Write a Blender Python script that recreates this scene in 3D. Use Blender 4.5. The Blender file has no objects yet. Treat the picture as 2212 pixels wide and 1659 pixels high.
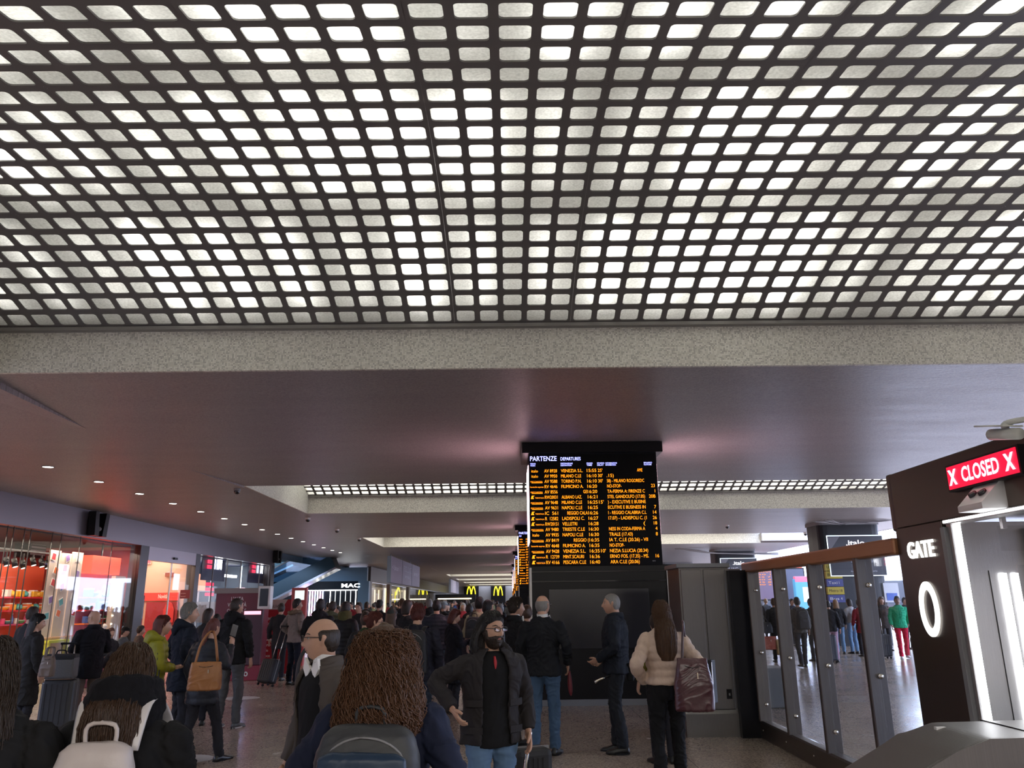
import bpy, bmesh, math, random
from math import sin, cos, pi, radians, exp, tan, sqrt
from mathutils import Vector, Matrix, Euler, noise
random.seed(7)
S = bpy.context.scene
COL = S.collection
V = Vector
# ------------------------------------------------------------------ camera
EYE = 1.72
FPX = 1680.0
cd = bpy.data.cameras.new('camera'); cam = bpy.data.objects.new('camera', cd); COL.objects.link(cam)
cd.sensor_width = 36.0; cd.lens = 36.0 * FPX / 2212.0; cd.clip_end = 500; cd.clip_start = .05
ROT = Matrix.Rotation(-0.0075, 3, 'Z') @ Matrix.Rotation(pi/2 + radians(15.65), 3, 'X') @ Matrix.Rotation(-0.012, 3, 'Z')
cam.matrix_world = Matrix.Translation((0, 0, EYE)) @ ROT.to_4x4()
S.camera = cam
# ------------------------------------------------------------------ world (daylight of the train hall) and exposure
W = bpy.data.worlds.new('world'); S.world = W; W.use_nodes = True
bg = W.node_tree.nodes['Background']; bg.inputs[0].default_value = (.60, .70, 1, 1); bg.inputs[1].default_value = 6.0
S.view_settings.view_transform = 'Standard'; S.view_settings.look = 'None'
S.view_settings.exposure = 0.88; S.view_settings.gamma = 1.0
def area(name, loc, rot, sx, sy, power, col=(1, 1, 1), spread=pi):
    l = bpy.data.lights.new(name, 'AREA'); l.shape = 'RECTANGLE'; l.size = sx; l.size_y = sy; l.energy = power; l.color = col; l.spread = spread
    o = bpy.data.objects.new(name, l); COL.objects.link(o); o.location = loc; o.rotation_euler = rot
    return o
SOF = 4.56            # underside of the ceiling beams
# fluorescent fixtures above the luminous vault (each a lamp of its own)
YC0 = 9.42 - 3.13; PERIOD = 16.1; RV = 8.34; ZV = 5.09 + .61 - RV   # vault centre line
def vault(y, dz=0.0):  # height of the vault at local y from its crown
    return ZV + sqrt((RV + dz)**2 - y*y)
XL = -6.53; PW = 1.47
LAMPW = [1, .2, 1.6, .7, .25, 1.3, .5, 1.5, .3, .8, 1.7, .4, .2, 1.4, .7, 1.6, .3, 1.1, .5, 1.3, .35, 1.4, .7, .4, 1.3, .3, .9, 1.0]
POW = 4.8
for r in range(3):
    a = (r - 1) * 6.2/3/RV
    for k in range(28):
        x = XL + .3675 + k * .735
        p = (x, YC0 + (RV + .30) * sin(a), ZV + (RV + .30) * cos(a))
        area('ceiling_or_fill_lamp', p, (-a, 0, 0), .10, 1.55, POW * LAMPW[(k*5 + r*3) % 28], (1, .985, .9))
for k in range(14):
    area('ceiling_or_fill_lamp', (XL + .735 + k * 1.47, YC0 + PERIOD + 1.8, 5.95), (0, 0, 0), .5, 2.6, 30 * LAMPW[(k*5) % 28]**.3, (1, .985, .9))
    
for k in range(2, 9):
    if k != 3: area('ceiling_or_fill_lamp', (3.4, YC0 + PERIOD*k, 5.2), (0, 0, 0), 19, 5.5, 520, (1, .97, .88))
area('ceiling_or_fill_lamp', (3.4, YC0 - PERIOD + 3, 4.5), (0, 0, 0), 16, 5.5, 1100, (1, .95, .87))  # fill lamp added behind the camera, under the closed ceiling, to lift the ambient light
def at(px, py, x=None, y=None, z=None):
    """real-world point on the plane x=, y= or z= met by the sight line of a photograph position"""
    r = ROT @ V(((px - 1106)/FPX, (829.5 - py)/FPX, -1))
    t = x/r.x if x is not None else (y/r.y if y is not None else (z - EYE)/r.z)
    return V((r.x*t, r.y*t, EYE + r.z*t))
# ------------------------------------------------------------------ materials
MATS = {}
def nodes(name):
    m = bpy.data.materials.new(name); m.use_nodes = True
    nt = m.node_tree; b = nt.nodes['Principled BSDF']
    return m, nt, b
def N(nt, t, **k):
    n = nt.nodes.new(t)
    for a, v in k.items():
        if a in n.inputs: n.inputs[a].default_value = v
        else: setattr(n, a, v)
    return n
def pm(name, col, rough=.6, metal=0., emit=None, es=0., bump=0., bs=20., stretch=None, alpha=None, spec=None, var=0., trans=0., coat=0.):
    if name in MATS: return MATS[name]
    m, nt, b = nodes(name); L = nt.links.new
    c = (col[0], col[1], col[2], 1)
    b.inputs['Base Color'].default_value = c; b.inputs['Roughness'].default_value = rough; b.inputs['Metallic'].default_value = metal
    if spec is not None: b.inputs['Specular IOR Level'].default_value = spec
    if coat: b.inputs['Coat Weight'].default_value = coat; b.inputs['Coat Roughness'].default_value = .1
    if emit: b.inputs['Emission Color'].default_value = (*emit, 1); b.inputs['Emission Strength'].default_value = es
    if alpha is not None: b.inputs['Alpha'].default_value = alpha
    if trans: b.inputs['Transmission Weight'].default_value = trans
    if bump or var:
        tc = N(nt, 'ShaderNodeTexCoord'); mp = N(nt, 'ShaderNodeMapping'); L(tc.outputs['Object'], mp.inputs[0])
        if stretch: mp.inputs['Scale'].default_value = stretch
        nz = N(nt, 'ShaderNodeTexNoise', Scale=bs, Detail=4.0); L(mp.outputs[0], nz.inputs[0])
        if bump:
            bp = N(nt, 'ShaderNodeBump', Strength=bump, Distance=.02); L(nz.outputs[0], bp.inputs['Height']); L(bp.outputs[0], b.inputs['Normal'])
        if var:
            mr = N(nt, 'ShaderNodeMapRange'); mr.inputs[3].default_value = 1 - var; mr.inputs[4].default_value = 1 + var
            L(nz.outputs[0], mr.inputs[0]); mx = N(nt, 'ShaderNodeVectorMath', operation='SCALE'); mx.inputs[0].default_value = col
            L(mr.outputs[0], mx.inputs['Scale']); L(mx.outputs[0], b.inputs['Base Color'])
    MATS[name] = m; return m
def emis(name, col, s, base=None):
    return pm(name, base or tuple(.3*c for c in col), .5, 0, col, s)
def mosaic(name, c1, c2, c3, size, rough, axes='XY', bump=.15, wear=0.):
    """small glass mosaic tiles: brick grid with a random tone per tile"""
    m, nt, b = nodes(name); L = nt.links.new
    tc = N(nt, 'ShaderNodeTexCoord'); sep = N(nt, 'ShaderNodeSeparateXYZ'); L(tc.outputs['Object'], sep.inputs[0])
    cb = N(nt, 'ShaderNodeCombineXYZ'); L(sep.outputs[axes[0]], cb.inputs[0]); L(sep.outputs[axes[1]], cb.inputs[1])
    sc = N(nt, 'ShaderNodeVectorMath', operation='SCALE'); L(cb.outputs[0], sc.inputs[0]); sc.inputs['Scale'].default_value = 1/size
    fl = N(nt, 'ShaderNodeVectorMath', operation='FLOOR'); L(sc.outputs[0], fl.inputs[0])
    fr = N(nt, 'ShaderNodeVectorMath', operation='FRACTION'); L(sc.outputs[0], fr.inputs[0])
    wn = N(nt, 'ShaderNodeTexWhiteNoise'); wn.noise_dimensions = '2D'; L(fl.outputs[0], wn.inputs['Vector'])
    ramp = N(nt, 'ShaderNodeValToRGB'); e = ramp.color_ramp.elements; ramp.color_ramp.interpolation = 'CONSTANT'
    e[0].position = 0; e[0].color = (*c1, 1); e[1].position = .45; e[1].color = (*c2, 1)
    e2 = e.new(.78); e2.color = (*c3, 1)
    L(wn.outputs['Value'], ramp.inputs[0])
    # grout
    s2 = N(nt, 'ShaderNodeSeparateXYZ'); L(fr.outputs[0], s2.inputs[0])
    outs = []
    for a in 'XY':
        p = N(nt, 'ShaderNodeMath', operation='PINGPONG'); p.inputs[1].default_value = .5; L(s2.outputs[a], p.inputs[0]); outs.append(p)
    mn = N(nt, 'ShaderNodeMath', operation='MINIMUM'); L(outs[0].outputs[0], mn.inputs[0]); L(outs[1].outputs[0], mn.inputs[1])
    st = N(nt, 'ShaderNodeMapRange'); st.inputs[1].default_value = .03; st.inputs[2].default_value = .1; L(mn.outputs[0], st.inputs[0])
    mix = N(nt, 'ShaderNodeMix', data_type='RGBA'); L(st.outputs[0], mix.inputs[0])
    g = tuple(.62*x for x in c1); mix.inputs[6].default_value = (*g, 1); L(ramp.outputs[0], mix.inputs[7])
    L(mix.outputs[2], b.inputs['Base Color'])
    b.inputs['Roughness'].default_value = rough
    nz = N(nt, 'ShaderNodeTexNoise', Scale=.9, Detail=5.0); mp = N(nt, 'ShaderNodeMapping'); mp.inputs['Scale'].default_value = (.5, 2.2, 1)
    L(tc.outputs['Object'], mp.inputs[0]); L(mp.outputs[0], nz.inputs[0])
    if wear:
        mr = N(nt, 'ShaderNodeMapRange'); mr.inputs[3].default_value = rough - wear; mr.inputs[4].default_value = rough + wear; L(nz.outputs[0], mr.inputs[0]); L(mr.outputs[0], b.inputs['Roughness'])
    w2 = N(nt, 'ShaderNodeTexNoise', Scale=28.0, Detail=3.0); mp2 = N(nt, 'ShaderNodeMapping'); mp2.inputs['Scale'].default_value = (.35, 1.6, 1)
    L(tc.outputs['Object'], mp2.inputs[0]); L(mp2.outputs[0], w2.inputs[0])
    bp = N(nt, 'ShaderNodeBump', Strength=bump, Distance=.01); L(w2.outputs[0], bp.inputs['Height']); L(bp.outputs[0], b.inputs['Normal'])
    MATS[name] = m; return m
M_soffit = mosaic('soffit mosaic', (.27, .235, .23), (.32, .28, .27), (.22, .195, .195), .02, .42, 'XY', .5, .07)
M_fascia = mosaic('fascia mosaic', (.62, .60, .52), (.74, .72, .64), (.44, .42, .37), .02, .5, 'XZ', .1)
M_fasciay = mosaic('fascia mosaic side', (.62, .60, .52), (.74, .72, .64), (.44, .42, .37), .02, .5, 'YZ', .1)
def floor_mat():
    m, nt, b = nodes('terrazzo'); L = nt.links.new
    tc = N(nt, 'ShaderNodeTexCoord')
    v = N(nt, 'ShaderNodeTexVoronoi', Scale=70.0); L(tc.outputs['Object'], v.inputs[0])
    r = N(nt, 'ShaderNodeValToRGB'); e = r.color_ramp.elements
    e[0].color = (.20, .155, .125, 1); e[1].color = (.42, .345, .28, 1); e[1].position = .8
    e2 = e.new(.4); e2.color = (.30, .235, .19, 1)
    bw = N(nt, 'ShaderNodeSeparateColor'); L(v.outputs['Color'], bw.inputs[0]); L(bw.outputs[0], r.inputs[0])
    br = N(nt, 'ShaderNodeTexBrick', Scale=1.0); br.inputs['Mortar Size'].default_value = .004; br.inputs['Brick Width'].default_value = 2.0; br.inputs['Row Height'].default_value = 2.0; br.offset = 0
    L(tc.outputs['Object'], br.inputs[0])
    mix = N(nt, 'ShaderNodeMix', data_type='RGBA'); L(br.outputs['Fac'], mix.inputs[0]); L(r.outputs[0], mix.inputs[6]); mix.inputs[7].default_value = (.06, .05, .045, 1)
    L(mix.outputs[2], b.inputs['Base Color'])
    nz = N(nt, 'ShaderNodeTexNoise', Scale=1.3, Detail=6.0); L(tc.outputs['Object'], nz.inputs[0])
    mr = N(nt, 'ShaderNodeMapRange'); mr.inputs[3].default_value = .12; mr.inputs[4].default_value = .34; L(nz.outputs[0], mr.inputs[0]); L(mr.outputs[0], b.inputs['Roughness'])
    nb = N(nt, 'ShaderNodeTexNoise', Scale=3.0, Detail=2.0); L(tc.outputs['Object'], nb.inputs[0])
    bp = N(nt, 'ShaderNodeBump', Strength=.06, Distance=.02); L(nb.outputs[0], bp.inputs['Height']); L(bp.outputs[0], b.inputs['Normal'])
    return m
M_floor = floor_mat()
M_grid = pm('grey painted metal', (.12, .113, .105), .55)
M_steel = pm('brushed steel', (.52, .51, .51), .36, 1., bump=.12, bs=6, stretch=(60, 60, .6), var=.12)
M_steelh = pm('brushed steel horizontal', (.34, .33, .33), .3, 1., bump=.12, bs=6, stretch=(.6, .6, 60), var=.12)
M_cab = pm('satin grey steel', (.20, .19, .185), .38, .85, bump=.1, bs=5, stretch=(40, 40, .5), var=.15)
M_bronze = pm('brown bronze metal', (.105, .078, .066), .28, .75)
M_wood = pm('orange brown bronze rail', (.30, .13, .06), .35, .3, bump=.05, bs=8, stretch=(8, .6, 8))
M_black = pm('black satin', (.005, .005, .007), .3, spec=.3)
M_blackm = pm('black matt', (.008, .008, .01), .7, spec=.2)
M_glossblack = pm('black gloss glass', (.006, .006, .009), .12, spec=.8)
M_darkblue = pm('dark wall', (.007, .008, .012), .4)
M_white = pm('white paint', (.75, .74, .72), .5)
M_grey = pm('grey paint', (.2, .2, .21), .5)
M_fasmetal = pm('satin fascia metal', (.26, .235, .26), .3, .8, bump=.25, bs=.7)
M_amber = emis('amber led', (1, .27, .006), 1.35, (.1, .04, 0))
M_blueled = emis('violet led', (.30, .32, 1), 2.2, (.05, .05, .1))
M_whiteled = emis('white led', (.93, .96, 1), 6)
M_gatewhite = emis('gate white', (.95, 1, .98), 1.3)
M_redled = emis('red led', (1, .006, .04), .75)
M_pinkled = emis('pale pink led', (1, .75, .85), 1.4)
M_yellowled = emis('yellow light', (1, .85, .02), 1.3)
def glass_mat(name, col=(1, 1, 1), refl=.1, clear=.93):
    m = bpy.data.materials.new(name); m.use_nodes = True; nt = m.node_tree; nt.nodes.clear()
    o = N(nt, 'ShaderNodeOutputMaterial'); t = N(nt, 'ShaderNodeBsdfTransparent'); g = N(nt, 'ShaderNodeBsdfGlossy', Roughness=.02)
    t.inputs[0].default_value = tuple(clear*c for c in col) + (1,)
    lw = N(nt, 'ShaderNodeLayerWeight', Blend=.5); pw = N(nt, 'ShaderNodeMath', operation='POWER'); pw.inputs[1].default_value = 4.5; nt.links.new(lw.outputs['Facing'], pw.inputs[0])
    f = N(nt, 'ShaderNodeMapRange'); f.inputs[3].default_value = refl*.35; f.inputs[4].default_value = .8; nt.links.new(pw.outputs[0], f.inputs[0]); mx = N(nt, 'ShaderNodeMixShader')
    nt.links.new(f.outputs[0], mx.inputs[0]); nt.links.new(t.outputs[0], mx.inputs[1]); nt.links.new(g.outputs[0], mx.inputs[2]); nt.links.new(mx.outputs[0], o.inputs[0])
    return m
M_glass = glass_mat('clear glass')
def diffuser_mat():
    m = bpy.data.materials.new('frosted diffuser'); m.use_nodes = True; nt = m.node_tree; nt.nodes.clear(); L = nt.links.new
    o = N(nt, 'ShaderNodeOutputMaterial'); t = N(nt, 'ShaderNodeBsdfTranslucent'); d = N(nt, 'ShaderNodeBsdfDiffuse'); mx = N(nt, 'ShaderNodeMixShader')
    tc = N(nt, 'ShaderNodeTexCoord'); nz = N(nt, 'ShaderNodeTexNoise', Scale=45.0, Detail=3.0); L(tc.outputs['Object'], nz.inputs[0])
    mr = N(nt, 'ShaderNodeMapRange'); mr.inputs[3].default_value = .7; mr.inputs[4].default_value = 1.0; mr.inputs[1].default_value = .3; mr.inputs[2].default_value = .7
    L(nz.outputs[0], mr.inputs[0])
    cb = N(nt, 'ShaderNodeCombineColor'); [L(mr.outputs[0], cb.inputs[i]) for i in range(3)]
    L(cb.outputs[0], t.inputs[0]); d.inputs[0].default_value = (.6, .6, .56, 1); mx.inputs[0].default_value = .35
    L(t.outputs[0], mx.inputs[1]); L(d.outputs[0], mx.inputs[2]); L(mx.outputs[0], o.inputs[0])
    return m
M_diff = diffuser_mat()
# ------------------------------------------------------------------ object helpers
TS = bpy.data.scenes.new('scratch')
def tag(o, label=None, cat=None, group=None, kind=None):
    if label: o['label'] = label
    if cat: o['category'] = cat
    if group: o['group'] = group
    if kind: o['kind'] = kind
    return o
def empty(name, loc, rz=0, label=None, cat=None, group=None, parent=None):
    o = bpy.data.objects.new(name, None); COL.objects.link(o); o.location = loc; o.rotation_euler = (0, 0, rz); o.empty_display_size = .1
    if parent: o.parent = parent
    return tag(o, label, cat, group)
def obj(name, data, mat, parent=None, loc=None, rot=None, smooth=False):
    if isinstance(data, bmesh.types.BMesh):
        me = bpy.data.meshes.new(name); bmesh.ops.recalc_face_normals(data, faces=data.faces)
        data.to_mesh(me); data.free()
    else: me = data
    if mat and not me.materials:
        for m in (mat if isinstance(mat, (list, tuple)) else [mat]): me.materials.append(m)
    if smooth: me.shade_smooth()
    o = bpy.data.objects.new(name, me); COL.objects.link(o)
    if parent: o.parent = parent
    if loc is not None: o.location = loc
    if rot is not None: o.rotation_euler = rot
    return o
def B(): return bmesh.new()
def box(bm, a, b, bev=0):
    x0, y0, z0 = a; x1, y1, z1 = b
    vs = [bm.verts.new(p) for p in ((x0,y0,z0),(x1,y0,z0),(x1,y1,z0),(x0,y1,z0),(x0,y0,z1),(x1,y0,z1),(x1,y1,z1),(x0,y1,z1))]
    fs = [bm.faces.new([vs[i] for i in f]) for f in ((3,2,1,0),(4,5,6,7),(0,1,5,4),(1,2,6,5),(2,3,7,6),(3,0,4,7))]
    if bev:
        es = list({e for f in fs for e in f.edges})
        bmesh.ops.bevel(bm, geom=es, offset=bev, segments=2, affect='EDGES', profile=.5)
    return bm
def bx(a, b, bev=0): return box(B(), a, b, bev)
def prism(bm, pts, axis, a, b):
    """closed outline pts (2D) extruded from a to b along axis"""
    def mk(p, t):
        return {'x': (t, p[0], p[1]), 'y': (p[0], t, p[1]), 'z': (p[0], p[1], t)}[axis]
    v0 = [bm.verts.new(mk(p, a)) for p in pts]; v1 = [bm.verts.new(mk(p, b)) for p in pts]; n = len(pts)
    bm.faces.new(v0[::-1]); bm.faces.new(v1)
    for i in range(n): bm.faces.new((v0[i], v0[(i+1) % n], v1[(i+1) % n], v1[i]))
    return bm
def loft(bm, rings, cap=True, closed=True):
    vr = [[bm.verts.new(p) for p in r] for r in rings]; n = len(vr[0])
    for a, b in zip(vr, vr[1:]):
        for i in range(n if closed else n-1):
            bm.faces.new((a[i], a[(i+1) % n], b[(i+1) % n], b[i]))
    if cap and closed:
        bm.faces.new(vr[0][::-1]); bm.faces.new(vr[-1])
    return bm
def catmull(P, t):
    n = len(P) - 1; i = min(int(t), n-1); u = t - i
    g = lambda k: P[max(0, min(n, k))]
    a, b, c, d = g(i-1), g(i), g(i+1), g(i+2)
    return .5*((2*b) + (c-a)*u + (2*a-5*b+4*c-d)*u*u + (3*b-a-3*c+d)*u*u*u)
def tube(bm, pts, rad, n=12, sub=3, ref=(1, 0, 0), puff=0, period=.07, sq=0., jit=0., cap=True):
    P = [V(p) for p in pts]; Rr = [V((r, r, 0)) if not isinstance(r, (tuple, list)) else V((r[0], r[1], 0)) for r in rad]
    m = (len(P)-1)*sub; C = [catmull(P, k/sub) for k in range(m+1)]; RR = [catmull(Rr, k/sub) for k in range(m+1)]
    rings = []; arc = 0; ref = V(ref)
    for k, c in enumerate(C):
        d = (C[min(k+1, m)] - C[max(k-1, 0)]); d = d.normalized() if d.length > 1e-6 else V((0, 0, 1))
        if k: arc += (c - C[k-1]).length
        s = ref - d*ref.dot(d)
        if s.length < 1e-3: s = V((0, 1, 0)) - d*d.y
        s.normalize(); u = d.cross(s)
        f = 1.0
        if puff: f = 1 + puff*(abs(sin(pi*arc/period))**.6 - .6)
        rg = []
        for i in range(n):
            a = 2*pi*i/n; ca, sa = cos(a), sin(a)
            if sq: ca = math.copysign(abs(ca)**(1-sq), ca); sa = math.copysign(abs(sa)**(1-sq), sa)
            p = c + s*(RR[k].x*f*ca) + u*(RR[k].y*f*sa)
            if jit: p += (p-c)*jit*noise.noise(p*7)
            rg.append(p)
        rings.append(rg)
    return loft(bm, rings, cap)
def cyl(bm, a, b, r, n=12, r2=None): return tube(bm, [a, b], [r, r if r2 is None else r2], n, 1)
def ball(bm, c, r, nu=12, nv=8):
    r = (r, r, r) if not isinstance(r, tuple) else r
    rings = []
    for j in range(1, nv):
        t = -pi/2 + pi*j/nv
        rings.append([V((c[0]+r[0]*cos(t)*cos(2*pi*i/nu), c[1]+r[1]*cos(t)*sin(2*pi*i/nu), c[2]+r[2]*sin(t))) for i in range(nu)])
    return loft(bm, rings)
def evalmesh(o):
    TS.collection.objects.link(o); TS.view_layers[0].update(); dg = TS.view_layers[0].depsgraph
    me = bpy.data.meshes.new_from_object(o.evaluated_get(dg), preserve_all_data_layers=False, depsgraph=dg)
    TS.collection.objects.unlink(o); return me
def remesh(bm, vox, smooth=4, disp=0., fold=.9):
    me = bpy.data.meshes.new('m'); bmesh.ops.recalc_face_normals(bm, faces=bm.faces); bm.to_mesh(me); bm.free()
    o = bpy.data.objects.new('m', me); r = o.modifiers.new('r', 'REMESH'); r.mode = 'VOXEL'; r.voxel_size = vox
    if smooth: s = o.modifiers.new('s', 'SMOOTH'); s.factor = .5; s.iterations = smooth
    out = evalmesh(o); bpy.data.objects.remove(o); bpy.data.meshes.remove(me)
    if disp:
        ns = [(v.co.copy(), v.normal.copy()) for v in out.vertices]
        for v, (c, nn) in zip(out.vertices, ns):
            q = V((c.x*5, c.y*5, c.z*3.2)); w0 = noise.noise(q); w = noise.noise(q*1.4 + V((w0*1.5, 0, 0))) + .5*noise.noise(q*3.5)
            r_ = V((c.x*6+w0*2, c.y*6, c.z*15+w0*4)); w += fold*((1-abs(noise.noise(r_)))**5 - .35)
            v.co = c + nn*disp*w
    out.shade_smooth(); out.materials.clear(); return out
TXT = {}
def textmesh(s, bold=.0):
    if (s, bold) in TXT: return TXT[(s, bold)]
    c = bpy.data.curves.new('t', 'FONT'); c.body = s; c.size = 1; c.resolution_u = 3; c.offset = bold
    o = bpy.data.objects.new('t', c); me = evalmesh(o); bpy.data.objects.remove(o)
    xs = [v.co.x for v in me.vertices] or [0]
    TXT[(s, bold)] = (me, min(xs), max(xs)); return TXT[(s, bold)]
def texts(items, bold=.0, thick=.0):
    """items: (string, x, y, cap height, align, width or None) laid out in the XY plane"""
    bm = B()
    for s, x, y, h, al, w in items:
        if not s: continue
        me, a, b = textmesh(s, bold); n0 = len(bm.verts); bm.from_mesh(me); bm.verts.ensure_lookup_table()
        sy = h/.7; sx = (w/(b-a)) if w else sy*.92
        x0 = {'l': x, 'r': x-(b-a)*sx, 'c': x-(b-a)*sx/2}[al]
        for v in bm.verts[n0:]: v.co = V((x0 + (v.co.x-a)*sx, y + v.co.y*sy, 0))
    if thick:
        g = bmesh.ops.extrude_face_region(bm, geom=bm.faces[:]); bmesh.ops.translate(bm, verts=[e for e in g['geom'] if isinstance(e, bmesh.types.BMVert)], vec=(0, 0, thick))

    me = bpy.data.meshes.new('text'); bm.to_mesh(me); bm.free(); return me
FRONT = (pi/2, 0, 0); LEFTWARD = (pi/2, 0, -pi/2); RIGHTWARD = (pi/2, 0, pi/2)
def copytree(o, parent=None, **kw):
    c = o.copy(); COL.objects.link(c); c.parent = parent
    for ch in list(o.children):
        copytree(ch, c)
    for k, v in kw.items():
        if k in ('label', 'category', 'group'): c[k] = v
        else: setattr(c, k, v)
    return c
def struct(name, bm, m, **k): return tag(obj(name, bm, m, **k), kind='structure')
#@@STRUCTURE
# ------------------------------------------------------------------ the room
struct('floor', bx((-30, -8, -.1), (46, 160, 0)), M_floor)
c = B()
box(c, (-13, -8, SOF), (XL, 160, SOF+.9))                      # left zone
XR = XL + 14*PW
box(c, (XR, -8, SOF), (16.5, 36, SOF+.9))
box(c, (XL, -8, SOF), (XR, 3.12, SOF+.9))
ends = [9.42 + PERIOD*k for k in range(10)]; starts = [19.27 + PERIOD*k for k in range(9)]
for k in range(9):
    a, b = ends[k], starts[k]
    if k == 2: b = starts[3] + 6.2
    if k == 3: continue
    box(c, (XL, a, SOF), (XR if k < 2 else 16.5, b, SOF+.9))
box(c, (XL, 154.5, SOF), (16.5, 160, SOF+.9))
for k in range(3, 9): box(c, (13.3, ends[k]-6.2, SOF+.2), (16.5, ends[k], SOF+.9))
struct('ceiling', c, M_soffit)
for k, y in enumerate(ends[:9]):
    if k == 3: continue
    b = B(); x1 = XR if k < 2 else 13.3
    box(b, (XL, y-.04, SOF-.002), (x1, y+.01, SOF+.53))
    struct('trim_%d' % (k+1), b, M_fascia)
    b = B(); box(b, (XL-.01, y-6.27, SOF-.002), (XL+.03, y, SOF+1.2))
    struct('trim_%d' % (k+11), b, M_fasciay)
    if k > 1:   # closed coffers far down the hall: their upper slab
        pass
b = B()
for k in range(2, 9):
    if k != 3: box(b, (XL-.2, ends[k]-6.3, SOF+.75), (13.3, ends[k], SOF+.85))
struct('trim_30', b, pm('coffer top', (.35, .34, .31), .6))
box_ = B(); box(box_, (13.3, 41.3, SOF+.1), (18.5, 41.6, SOF+.5)); struct('trim_31', box_, pm('pale concrete beam', (.6, .6, .62), .6, bump=.2, bs=3))
# sloping folds where the side ceiling meets the beams
for i, (x0, y0, x1, y1, h) in enumerate([(-6.5, 9.0, -7.0, 13.0, .11), (-6.5, 19.2, -7.0, 16.0, .05)]):
    b = B(); vs = [b.verts.new(p) for p in ((x0, y0, SOF+.01), (x0, y0, SOF-h), (x0-.9, y0, SOF-h*.4), (x0-.9, y0, SOF+.01), (x1, y1, SOF+.01))]
    for f in ((0,1,2,3), (0,1,4), (1,2,4), (2,3,4), (3,0,4)): b.faces.new([vs[j] for j in f])
    struct('trim_%d' % (40+i), b, M_soffit)
struct('wall_back', bx((-30, -8.3, 0), (46, -8, 6)), pm('back wall', (.12, .11, .1), .6))
struct('wall_far', bx((-30, 150, 0), (46, 150.4, 6)), pm('far wall stone', (.2, .18, .155), .6, bump=.1, bs=4, var=.15))
struct('wall_left', bx((-30.3, -8, 0), (-30, 150, 9)), pm('left wall', (.05, .05, .055), .6))
b = B(); box(b, (16.5, 78, 0), (46, 78.4, 3.3)); box(b, (46, -8, 0), (46.4, 78, 3.3)); struct('wall_right', b, pm('right hall wall', (.05, .055, .07), .35))
b = B(); box(b, (16.45, -8, SOF), (16.6, 41, SOF+1.2)); struct('trim_43', b, M_grey)
# perforated vault panels
def panel_mesh():
    bm = B(); nx, ny = 5, 7; pw = PW/nx; arc = 6.2/3; pa = arc/ny
    hw, hh, rc = .112, .104, .035
    inner = []
    for q, (cx, cy) in enumerate(((hw-rc, hh-rc), (-hw+rc, hh-rc), (-hw+rc, -hh+rc), (hw-rc, -hh+rc))):
        for j in range(4):
            a = q*pi/2 + j*pi/6; inner.append((cx+rc*cos(a), cy+rc*sin(a)))
    X, Y = pw/2, pa/2
    def border(p):
        t = max(abs(p[0])/hw, abs(p[1])/hh)
        ox, oy = p[0]/hw/t*X, p[1]/hh/t*Y
        return (ox, oy)
    outer = [border(p) for p in inner]
    g = .0015
    def pos(x, s, d):
        s = max(-arc/2+g, min(arc/2-g, s)); x = max(-PW/2+g, min(PW/2-g, x)); th = s/RV
        return V((x, (RV+d)*sin(th), (RV+d)*cos(th)-RV))
    for i in range(nx):
        for j in range(ny):
            cx, cy = (i-(nx-1)/2)*pw, (j-(ny-1)/2)*pa
            lay = []
            for d in (0, .014):
                lay.append(([bm.verts.new(pos(cx+p[0], cy+p[1], d)) for p in outer], [bm.verts.new(pos(cx+p[0], cy+p[1], d)) for p in inner]))
            n = len(inner)
            for k in range(n):
                l = (k+1) % n
                bm.faces.new((lay[0][0][k], lay[0][0][l], lay[0][1][l], lay[0][1][k])); bm.faces.new((lay[1][0][l], lay[1][0][k], lay[1][1][k], lay[1][1][l]))
                bm.faces.new((lay[0][1][k], lay[0][1][l], lay[1][1][l], lay[1][1][k]))
            # corners of the square
            for d, L_ in ((0, lay[0]), (1, lay[1])):
                for q, (sx, sy) in enumerate(((1, 1), (-1, 1), (-1, -1), (1, -1))):
                    cv = bm.verts.new(pos(cx+sx*X, cy+sy*Y, .014*d)); o = L_[0]; bm.faces.new((o[(q*4+1) % n], cv, o[(q*4+2) % n]))
    me = bpy.data.meshes.new('ceiling_panel'); bmesh.ops.recalc_face_normals(bm, faces=bm.faces); bm.to_mesh(me); bm.free(); me.materials.append(M_grid); return me
PM = panel_mesh()
rows = ['at the row beside the mosaic fascia', 'in the middle row of the vault', 'in the row nearest overhead']
for k in (0, 1):
    for r in range(3):
        a = (1-r)*6.2/3/RV
        for i in range(14):
            if k == 0 and not (-6.6 < XL + PW*(i+.5) < 9.5): continue
            o = obj('ceiling_panel', PM, None, loc=(XL+PW*(i+.5), YC0+PERIOD*k+RV*sin(a), ZV+RV*cos(a)), rot=(-a, 0, 0))
            tag(o, ('grey perforated ceiling panel with rounded openings ' + rows[r] if k == 0 else 'small looking perforated ceiling panel in the second coffer, ' + rows[r][3:]), 'ceiling panel', 'perforated panels of the %s luminous vault' % ('first', 'second')[k])
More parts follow.
